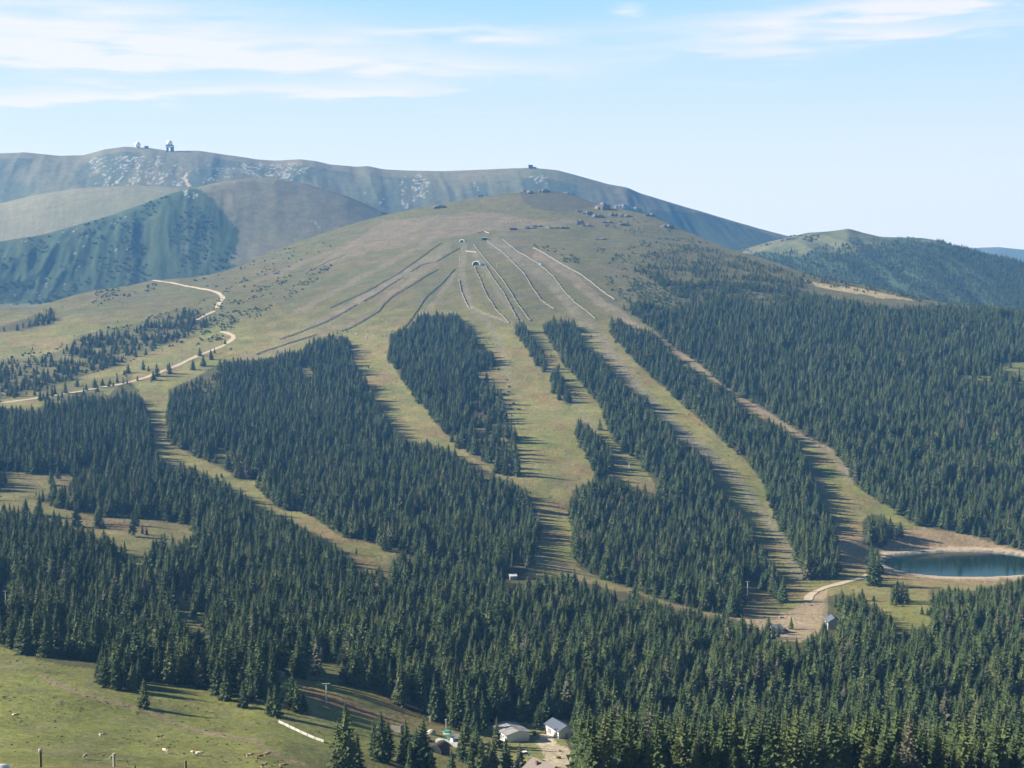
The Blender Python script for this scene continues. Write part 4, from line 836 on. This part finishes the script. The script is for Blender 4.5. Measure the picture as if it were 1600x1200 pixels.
# small tractor by the shed corner
p = at(837, 1149); rt = empty('tractor', p, .6); m = MB(); m.box((0.5, 0, 1.0), (2.0, .9, .7)); m.build('body', 'red_paint', rt); m = MB(); m.box((-.6, 0, 1.5), (1.2, 1.2, 1.3)); m.build('cab', 'glass_dark', rt); m = MB(); m.box((-.6, 0, 2.22), (1.4, 1.4, .12)); m.build('roof', 'pale_wood', rt)
for sx, rr in ((-.7, .7), (1.1, .42)):
    for sy in (-1, 1): m = MB(); m.tube((sx, sy*.55, rr), (sx, sy*.85, rr), rr, n=14); m.build('wheel', 'rubber', rt)
tag(rt, 'small red tractor under the spruce between shed and garage', 'tractor')
p = at(850, 1180, 380); m = MB(); m.tube((0, 0, -.3), (0, 0, 4.2), .13, .1); m.tube((-.5, 0, 4.0), (.5, 0, 4.0), .07); tag(m.build('utility_pole', 'galvanised', loc=p), 'thin grey pole at the edge of the gravel yard', 'pole')
for u, v, t in ((873, 1185, 'small dark bush in the middle of the gravel yard'), (875, 1174, 'tiny dark bush near the top of the gravel yard')):
    q = at(u, v, 380); o = bpy.data.objects.new('bush', SCRUB[0]); o.location = q; s_ = 2.6 if v > 1180 else 1.6; o.scale = (s_, s_, s_*.9); link(o); tag(o, t, 'bush')
# near lift station
p = at(684, 1176); rt = empty('lift_station', p, math.radians(-28))
m = MB(); pf = [(3.6*math.cos(t), 1.2+3.4*math.sin(t)) for t in np.linspace(0, math.pi, 13)]+[(-3.6, -1), (3.6, -1)]; m.prism(pf, -3, 5); m.build('tunnel', 'dark_wood', rt)
m = MB(); pf = [(3.0*math.cos(t), 1.2+2.9*math.sin(t)) for t in np.linspace(0, math.pi, 13)]+[(-3.0, -.8), (3.0, -.8)]; m.prism(pf, -3.06, -2.8); m.build('opening', 'dark', rt)
m = MB(); m.box((1.5, 6.6, 3.0), (12, 2.6, 2.0)); m.build('platform', 'concrete', rt)
m = MB()
for x in (0, 2.4):
    for y in (5.9, 7.6): m.tube((x, y, 4), (x+.3, y, 8.4), .16)
m.tube((-1.6, 6.7, 7.9), (4.6, 6.7, 8.4), .28); m.tube((0, 5.9, 6), (2.4, 7.6, 8.2), .1); m.tube((2.4, 5.9, 6), (0, 7.6, 8.2), .1); m.box((1.3, 6.7, 8.7), (2.8, 1.4, .5)); m.build('drive_frame', 'green_steel', rt)
m = MB(); m.lathe([(0, 0), (2.2, 0), (2.2, .22), (0, .22)], (1.4, 6.7, 7.4), 24); m.build('bullwheel', 'galvanised', rt); m = MB(); m.box((4.0, 6.7, 5.1), (1.4, 1.6, 2.3)); m.build('cabin', 'white_paint', rt)
tag(rt, 'valley lift station with green drive frame, white platform and dark tunnel', 'lift station')
p = at(708, 1160); gable('hut', 'little grey roofed hut just right of the green lift drive', 'hut', p+Vector((0, 1, .2)), math.radians(8), 5.4, 4.6, 2.2, 1.3, 'grey_roof', 'weathered_wood', .5)
p = at(617, 1144); m = MB(); m.box((0, 0, 1.6), (5.6, .5, 3.0), math.radians(-22)); m.box((3.5, -1.2, 2.2), (.4, 3.4, 3.8), math.radians(-22)); tag(m.build('windbreak_wall', 'pale_wood', loc=p), 'short pale windbreak wall left of the lift station, between spruces', 'wall')
m = MB(); m.lathe([(0, -.5), (1.7, -.4), (2.2, .9), (1.8, 2.2), (.8, 2.9), (0, 3.0)], n=16); p = at(674, 1147); o = m.build('water_tank', 'stone_pale', sm=True, loc=p); o.scale = (1.1, .9, .8); tag(o, 'pale rounded tank behind the green lift drive', 'tank')
for u, v, hh_, t in ((672, 1128, 2.6, 'stubby white snow gun on the run above the lift station'), (697, 1138, 4.4, 'white post at the wood edge right of the lift station')):
    p = at(u, v); m = MB(); m.tube((0, 0, -.2), (0, 0, hh_), .16, .12); m.tube((-.5, -.2, hh_), (.5, .2, hh_+.25), .28, .18, 10); tag(m.build('snow_gun', 'white_steel', loc=p), t, 'snow gun')
def pylon(u, v, hpx, label, name='lift_pylon', arm=2.6, rz=0.2, r=.28, mat='white_steel', sheaves=True, group='drag lift pylons'):
    p = at(u, v); H_ = hpx*p.y/F; rt = empty(name, p, rz)
    m = MB(); m.tube((0, 0, -.4), (0, 0, H_), r, r*.7, 10); m.box((0, 0, .1), (1.2, 1.2, .5)); m.build('mast', mat, rt)
    m = MB(); m.box((0, 0, H_), (arm*2, .3, .3)); m.build('crossarm', mat, rt)
    for sg in (-1, 1):
        m = MB()
        for q in (-.6, -.2, .2, .6): m.tube((sg*arm-.08, q, H_-.25), (sg*arm+.08, q, H_-.25), .19, n=10)
        m.build('sheave', 'rubber', rt)
    return tag(rt, label, 'lift pylon', group)
pylon(510, 1098, 31, 'white T-shaped lift pylon standing on the brown clearing', arm=2.0)
pylon(9, 946, 23, 'white lift pylon among the trees at the left frame edge', arm=1.4)
pylon(1168, 930, 22, 'pale lift pylon among the trees left of the forest yard', arm=2.0)
pylon(983, 731, 9, 'small lift pylon on the narrow run right of the island wood', arm=3, r=.3)
pylon(718, 408, 10, 'grey lift pylon just below the small arched shelter', arm=1.6, r=.5, mat='galvanised')
pylon(740, 376, 8, 'tiny dark post between the two summit huts', arm=.8, r=.4, mat='dark_wood')
pylon(776, 417, 6, 'wide crossbar lift pylon right of the lower arched shelter', arm=9, r=.3, mat='galvanised')
pylon(1112, 742, 8, 'small lift pylon in the gap beside the long gravel track', arm=2.2, r=.3)
# arched shelters at the top
def arch(u, v, wpx, label, rz):
    p = at(u, v); w_ = wpx*p.y/F; R_o = w_/2; rt = empty('arched_shelter', p, rz); m = MB()
    o_ = [(R_o*math.cos(t), R_o*.95*math.sin(t)-.5) for t in np.linspace(0, math.pi, 17)]; i_ = [((R_o-1.0)*math.cos(t), (R_o-1.2)*.95*math.sin(t)-.5) for t in np.linspace(math.pi, 0, 17)]
    k = len(o_); pts = o_+i_; y0, y1 = -w_*.35, w_*.35
    m.v = [(x, y0, z) for x, z in pts]+[(x, y1, z) for x, z in pts]; N_ = 2*k
    m.f = [(j, (j+1) % N_, N_+(j+1) % N_, N_+j) for j in range(N_)]
    for j in range(k-1): m.f += [(j, 2*k-1-j, 2*k-2-j, j+1), (N_+j, N_+j+1, N_+2*k-2-j, N_+2*k-1-j)]
    m.build('canopy', 'white_paint', rt)
    m = MB(); m.prism([(R_o*.82*math.cos(t), R_o*.75*math.sin(t)-.5) for t in np.linspace(0, math.pi, 13)], y0+w_*.12, y0+w_*.2); m.build('back_panel', 'dark', rt)
    return tag(rt, label, 'shelter')
arch(723, 378, 9, 'small white arched lift shelter, upper of the pair', math.radians(-25))
arch(746, 414, 14, 'larger white arched lift shelter, lower of the pair', math.radians(-25))
p = at(757, 375); gable('summit_hut', 'dark boxy summit hut with a pale roof edge', 'hut', p, .1, 12, 8, 5, 1.4, 'grey_roof', 'dark', .5, door=False)
p = at(802, 359); gable('summit_hut', 'low blue grey hut below the grazing cattle near the summit', 'hut', p, 0, 18, 6, 3.6, 1.2, 'grey_sheet', 'dark', .5, door=False)
p = at(844, 414); gable('hut', 'tiny blue grey hut on the fence beside the wide gravel track', 'hut', p, -.4, 7, 5, 4.5, 1, 'blue_paint', 'grey_wall', .4, door=False)
p = at(1303, 984); g = gable('lodge', 'tall grey roofed lodge half hidden by trees below the reservoir', 'lodge', p+Vector((0, 4, 0)), math.radians(90), 11, 10, 6.5, 3.2, 'grey_sheet', 'grey_wall', .8, wins=2)
p = at(1294, 981); car(p+Vector((0, -6, .5)), 1.2, 'white van in front of the lodge below the reservoir')
p = at(1211, 988); gable('hut', 'white walled hut with grey roof beside the forest yard', 'hut', p, .5, 9, 7, 4.2, 2.0, 'grey_roof', 'white_paint', .6)
p = at(1227, 986); car(p, -.3, 'dark car parked right of the white yard hut', body='dark', name='parked_car', H_=1.5, L_=4.3, cat='car')
p = at(1221, 966); car(p, .1, 'pale car at the shaded top of the forest yard', body='grey_wall', name='parked_car', H_=1.5, L_=4.3, cat='car')
p = at(1228, 1074); rt = empty('excavator', p, .4); m = MB(); m.box((0, 0, 2.0), (2.6, 2.0, 1.6)); m.build('body', 'orange_paint', rt); m = MB(); m.box((-.2, 0, .5), (3.2, 2.3, .9)); m.build('track', 'rubber', rt); m = MB(); m.tube((1.1, 0, 2.4), (3.2, 0, 4.2), .2); m.tube((3.2, 0, 4.2), (4.4, 0, 2.2), .16); m.build('arm', 'orange_paint', rt)
tag(rt, 'small orange excavator glimpsed between trees in the lower right wood', 'excavator')
p = at(801, 905); gable('hut', 'small pale blue hut at the foot of the central ski run', 'hut', p, .3, 6, 4.5, 3.2, 1.2, 'white_paint', 'grey_wall', .5)
p = at(437, 1056); gable('hut', 'small pale hut at the wood edge above the lift clearing', 'hut', p, -.5, 4.4, 3, 1.5, .9, 'stone_pale', 'pale_wood', .3)
p = at(448, 1108); car(p, 0, 'small pale van hidden in the spruce clump left of the pylon', body='pale_wood', L_=3.6, H_=1.8)
# radar station on the far summit
def dome_prof(R_, z0, n=14): return [(R_*math.cos(t), z0+R_*math.sin(t)) for t in np.linspace(-.75, math.pi/2, n)]
def on_ridge(u, line):
    v = line(u)+1.0; q = at(u, v, 5200); return q
q = on_ridge(215, A1v); rt = empty('radar_dome', q); m = MB(); m.lathe([(9, -4), (9, 6)], n=16); m.build('base', 'grey_wall', rt); m = MB(); m.lathe([(r_ if r_ > 1e-3 else .01, z) for r_, z in dome_prof(13.5, 14)], n=24); m.build('dome', 'dome_white', rt, sm=True)
tag(rt, 'white radar dome on the far summit, left one without legs', 'radar dome')
q = on_ridge(265, A1v); rt = empty('radar_tower', q)
m = MB()
for sx in (-1, 1):
    for sy in (-1, 1): m.box((sx*9, sy*9, 7), (4.5, 4.5, 26))
m.build('leg', 'dark_wood', rt); m = MB(); m.box((0, 0, 22), (28, 26, 6)); m.build('lower_deck', 'white_paint', rt); m = MB(); m.box((0, 0, 28), (27, 25, 6)); m.build('upper_deck', 'red_brown', rt)
m = MB(); m.lathe([(r_ if r_ > 1e-3 else .01, z) for r_, z in dome_prof(13, 38)], n=24); m.build('dome', 'dome_white', rt, sm=True)
m = MB(); m.box((15, 6, 12), (5, 6, 34)); m.build('stair_tower', 'dark_wood', rt)
tag(rt, 'white radar dome on a red and white legged tower', 'radar tower')
q = on_ridge(229, A1v); gable('hut', 'small dark hut right of the radar dome on the skyline', 'hut', q, 0, 16, 10, 8, 3, 'dark', 'dark_wood', .5, door=False)
q = on_ridge(829, A1v); g = gable('summit_hut', 'dark mountain hut standing on the far ridge skyline', 'hut', q, .2, 18, 12, 10, 5, 'dark', 'dark_wood', .8, door=False)
m = MB(); m.box((16, 0, 3), (18, 9, 7)); m.build('annex', 'dark_wood', g)
q = on_ridge(776, A1v); m = MB(); m.tube((0, 0, -2), (0, 0, 18), .8, .4); m.box((0, 0, -1), (5, 5, 4)); tag(m.build('mast', 'grey_wall', loc=q), 'thin mast on the far ridge left of the dark hut', 'mast')
# ------------------------------------------------------------------ rock tors
def rock(u, v, wpx, hpx, label, seed, group='rock tors on the summit dome', dark=True):
    p = at(u, v); s_ = p.y/F; rd = random.Random(seed); bm = bmesh.new(); W_ = wpx*s_; Hh = 1.6*hpx*s_
    nblk = max(2, int(wpx/4.0))
    for i in range(nblk):
        k = rd.uniform(.55, 1.0)*(1-.5*abs(i/(nblk-1)-.5)); bx_ = (i/(nblk-1)-.5)*W_*.8; by_ = rd.uniform(-.2, .2)*W_
        r = bmesh.ops.create_icosphere(bm, subdivisions=2, radius=1.0)
        rot = Matrix.Rotation(rd.uniform(0, 6.28), 3, 'Z') @ Matrix.Rotation(rd.uniform(-.4, .4), 3, 'X')
        for w_ in r['verts']:
            c = w_.co; q = max(abs(c.x), abs(c.y), abs(c.z)); c = c*(.55+.45/q)*(1+rd.uniform(-.13, .13)); c = rot @ Vector((c.x*W_/nblk*1.1, c.y*W_/nblk*1.2, c.z*Hh*k*.75)); w_.co = c+Vector((bx_, by_, Hh*k*.15))
    me = bpy.data.meshes.new('rock_outcrop'); bm.to_mesh(me); bm.free(); me.materials.append(MATS['rock']); o = bpy.data.objects.new('rock_outcrop', me); o.location = p; link(o); tag(o, label, 'rock', group)
for i, a in enumerate([(942,327,15,9,'largest dark tor on the right shoulder of the dome'),(972,326,18,7,'broad blocky tor right of the largest one'),(992,330,16,6,'low ragged tor trailing right along the shoulder skyline'),(1014,337,9,4,'small tor at the end of the shoulder skyline'),(905,350,7,7,'isolated upright dark rock in the middle of the shoulder'),(915,353,8,3,'low flat rock just right of the upright one'),(838,354,9,4,'small rock cluster right of the long low hut'),(828,357,10,5,'pale and dark rocks beside the long low hut'),(919,335,12,5,'middle rocks below left of the largest tor'),(934,339,12,5,'rocks directly below the largest tor'),(958,337,8,4,'small rocks below the broad blocky tor'),(975,338,10,5,'rock group under the broad blocky tor'),(948,348,9,4,'pale rocks in the saddle left of the lowest tor'),(974,352,12,5,'lowest dark tor on the open shoulder slope'),(1042,355,10,4,'rocks far right where the shoulder drops'),(905,331,5,4,'single small rock left of the rock groups'),(822,302,16,4,'rocks on the left rim of the summit'),(850,300,12,4,'rocks on the very top of the summit'),(888,303,10,3,'faint rocks on the right rim of the summit'),(686,325,14,4,'dark rocks on the skyline of the left shoulder'),(755,306,11,4,'dark rock group on the skyline left of the summit'),(864,356,10,3,'pale flat rocks at the left foot of the shoulder'),(883,357,8,3,'small flat rocks between the two rock clusters'),(937,374,10,2,'flat pale stones on the open right slope')]): rock(*a[:4], a[4], 60+i)
# ------------------------------------------------------------------ cattle
def cow_mesh():
    V_ = [(0, 0, 1.05), (.75, 0, 1.12), (-.75, 0, 1.08), (1.05, 0, 1.25), (1.35, 0, 1.05), (1.62, 0, .85)]; E = [(0, 1), (0, 2), (1, 3), (3, 4), (4, 5)]; R_ = [.40, .36, .36, .22, .17, .11]
    for x, r0 in ((.72, 1), (-.78, 2)):
        for sy in (-1, 1):
            k = len(V_); V_ += [(x, sy*.2, .72), (x+(.02 if r0 == 1 else -.06), sy*.2, .38), (x, sy*.2, .03)]; E += [(r0, k), (k, k+1), (k+1, k+2)]; R_ += [.14, .075, .065]
    k = len(V_); V_ += [(-1.1, 0, 1.2), (-1.16, 0, .7)]; E += [(2, k), (k, k+1)]; R_ += [.05, .035]
    for sy in (-1, 1): k = len(V_); V_ += [(1.30, sy*.22, 1.2)]; E += [(4, k)]; R_ += [.05]
    me = bpy.data.meshes.new('cow'); me.from_pydata(V_, E, []); o = bpy.data.objects.new('cow_skel', me); COL.objects.link(o)
    md = o.modifiers.new('s', 'SKIN'); sd2 = o.modifiers.new('ss', 'SUBSURF'); sd2.levels = 1
    for i, r in enumerate(R_): me.skin_vertices[0].data[i].radius = (r, r)
    me.skin_vertices[0].data[0].use_root = True
    dg = bpy.context.evaluated_depsgraph_get(); dg.update(); out = bpy.data.meshes.new_from_object(o.evaluated_get(dg)); bpy.data.objects.remove(o)
    out.name = 'cow'; out.materials.clear(); out.materials.append(MATS['cow_hide']); out.polygons.foreach_set('use_smooth', [True]*len(out.polygons)); return out
COW = cow_mesh()
def cow(u, v, label, rz, s=1.0, group='cattle grazing on the near pasture'):
    p = at(u, v, 380); o = bpy.data.objects.new('cow', COW); o.location = p; o.rotation_euler = (0, 0, rz); o.scale = (s, s, s); link(o); tag(o, label, 'cow', group)
for a in ((24,1121,'brown and white cow farthest up the pasture on the left',.1),(160,1152,'brown cow in the middle of the left pasture',.2),(133,1186,'brown and white cow between the two left fence posts',1.3),(176,1187,'pale cow standing behind the pale fence post',1.0),(249,1155,'pale cow lying alone in the middle of the pasture',.5),(259,1177,'dark brown cow right of the pale lying one',2.6),(311,1181,'brown and white cow seen from the side near the dark post',.0),(305,1180,'small brown calf beside the brown and white cow',3.0),(390,1184,'dark cow near the third fence post, alone',.4),(405,1186,'pale brown cow right of the lone dark one',.3),(412,1200,'pale cow at the bottom edge below the path',.8),(442,1200,'brown cow at the bottom edge beside the pale one',.1),(418,1182,'small cow grazing above the bottom pair',.3)): cow(a[0], a[1], a[2], a[3], 1.25)
for a in ((540,520,'leftmost cow of the herd at the snow fence end',.3),(549,521,'pale cow second in the herd by the snow fence',.1),(556,523,'brown cow lower left in the upper herd',2.0),(572,519,'pale cow at the top middle of the upper herd',.2),(573,529,'white cow lowest in the upper herd',.1),(596,526,'pale cow left of the pair nearest the wood island',.7),(602,525,'cow closest to the wood island',.2)): cow(a[0], a[1], a[2], a[3], 2.0, 'cattle herd at the lower end of the snow fences')
for a in ((785,348,'leftmost orange cow below the summit',.2),(791,348,'second orange cow from the left below the summit',.4),(802,347,'orange cow in the middle of the summit group',.1),(808,346,'orange cow right of middle in the summit group',.3),(813,347,'rightmost orange cow below the summit',.2)): cow(a[0], a[1], a[2], a[3], 1.9, 'orange cattle below the summit')
cow(629, 436, 'lone white and brown cow at the snow fence on the left flank', .2, 2.0, None)
# ------------------------------------------------------------------ pasture fence posts and near rail
def post(u, vtop, hgt, r, mat, label, cap=None, Y=45.0):
    q = unproj(u, vtop, Y); gz_ = h1(q[0], Y); rt = empty('fence_post', (q[0], Y, gz_)); m = MB(); m.tube((0, 0, -.3), (0, 0, q[2]-gz_), r, r*.92, 12); m.build('shaft', mat, rt)
    if cap: m = MB(); z = q[2]-gz_; m.lathe([(r*.9, z-.02), (r*1.3, z), (r*1.3, z+.07), (.005, z+.1)], n=12); m.build('cap', cap, rt)
    tag(rt, label, 'fence post', 'fence posts along the near edge of the pasture')
post(63, 1174, 1.1, .05, 'post_wood', 'dark fence post with a pale cap, leftmost of three', 'stone_pale')
post(178, 1177, 1.1, .045, 'post_pale', 'pale grey fence post, middle one of three')
post(290, 1188, 1.0, .045, 'post_wood', 'short dark fence post, rightmost of three')
q = unproj(45, 1199.5, 4.0); m = MB(); rt = empty('railing', (q[0], 4.0, h1(q[0], 4.0)), math.radians(1)); zt = float(q[2])-h1(q[0], 4.0)-.017
m.box((-.4, 0, zt-.04), (1.35, .07, .09)); m.build('rail', 'red_brown', rt)
for x in (-.95, .15): m = MB(); m.box((x, .05, zt/2-.15), (.08, .08, zt)); m.build('post', 'post_wood', rt)
m = MB(); m.lathe([(.002, .0), (.03, .0), (.034, .008), (.026, .02), (.002, .026)], (-.085, -.0, zt), n=20); m.build('knob', 'white_steel', rt, sm=True)
tag(rt, 'reddish brown wooden rail with a white knob at the lower left corner', 'railing')
p = unproj(208, 1191, 40); o = bpy.data.objects.new('bush', SCRUB[1]); gz_ = h1(p[0], 40); o.location = (p[0], 40, gz_); o.scale = (.9, .9, (p[2]-gz_)/.62); link(o); tag(o, 'tip of a green bush at the bottom edge right of the pale post', 'bush')
#PART2_END
# ------------------------------------------------------------------ haze, camera
def haze():
    x0, x1, y0, y1, z0, z1 = -22000, 22000, -300, 13500, -760, 700
    m = MB(); m.box(((x0+x1)/2, (y0+y1)/2, (z0+z1)/2), (x1-x0, y1-y0, z1-z0))
    mt = bpy.data.materials.new('haze'); mt.use_nodes = True; n = mt.node_tree; n.nodes.clear(); o = n.nodes.new('ShaderNodeOutputMaterial')
    v = n.nodes.new('ShaderNodeVolumePrincipled'); v.inputs['Color'].default_value = (.18, .47, 1.0, 1); v.inputs['Density'].default_value = HAZE; v.inputs['Anisotropy'].default_value = .1; v.inputs['Absorption Color'].default_value = (.35, .35, .35, 1)
    n.links.new(v.outputs[0], o.inputs['Volume']); MATS['haze'] = mt
    tag(m.build('haze', 'haze'), 'thin blue haze in the air over the valley', 'haze', kind='stuff')
HAZE = 5.8e-5
haze()
cam = bpy.data.cameras.new('camera'); cam.sensor_width = 36; cam.lens = 36*F/1600; cam.clip_start = .1; cam.clip_end = 120000
co = bpy.data.objects.new('camera', cam); co.rotation_euler = (math.pi/2-PITCH, 0, 0); co.location = (0, 0, 0); link(co); scene.camera = co
scene.view_settings.view_transform = 'Standard'; scene.view_settings.look = 'None'; scene.view_settings.gamma = 1; scene.view_settings.exposure = 1.31
scene.cycles.max_bounces = 5; scene.cycles.diffuse_bounces = 2; scene.cycles.glossy_bounces = 2; scene.cycles.volume_bounces = 1; scene.cycles.transparent_max_bounces = 6
scene.cycles.use_denoising = True
scene.render.resolution_x = 1024; scene.render.resolution_y = 768
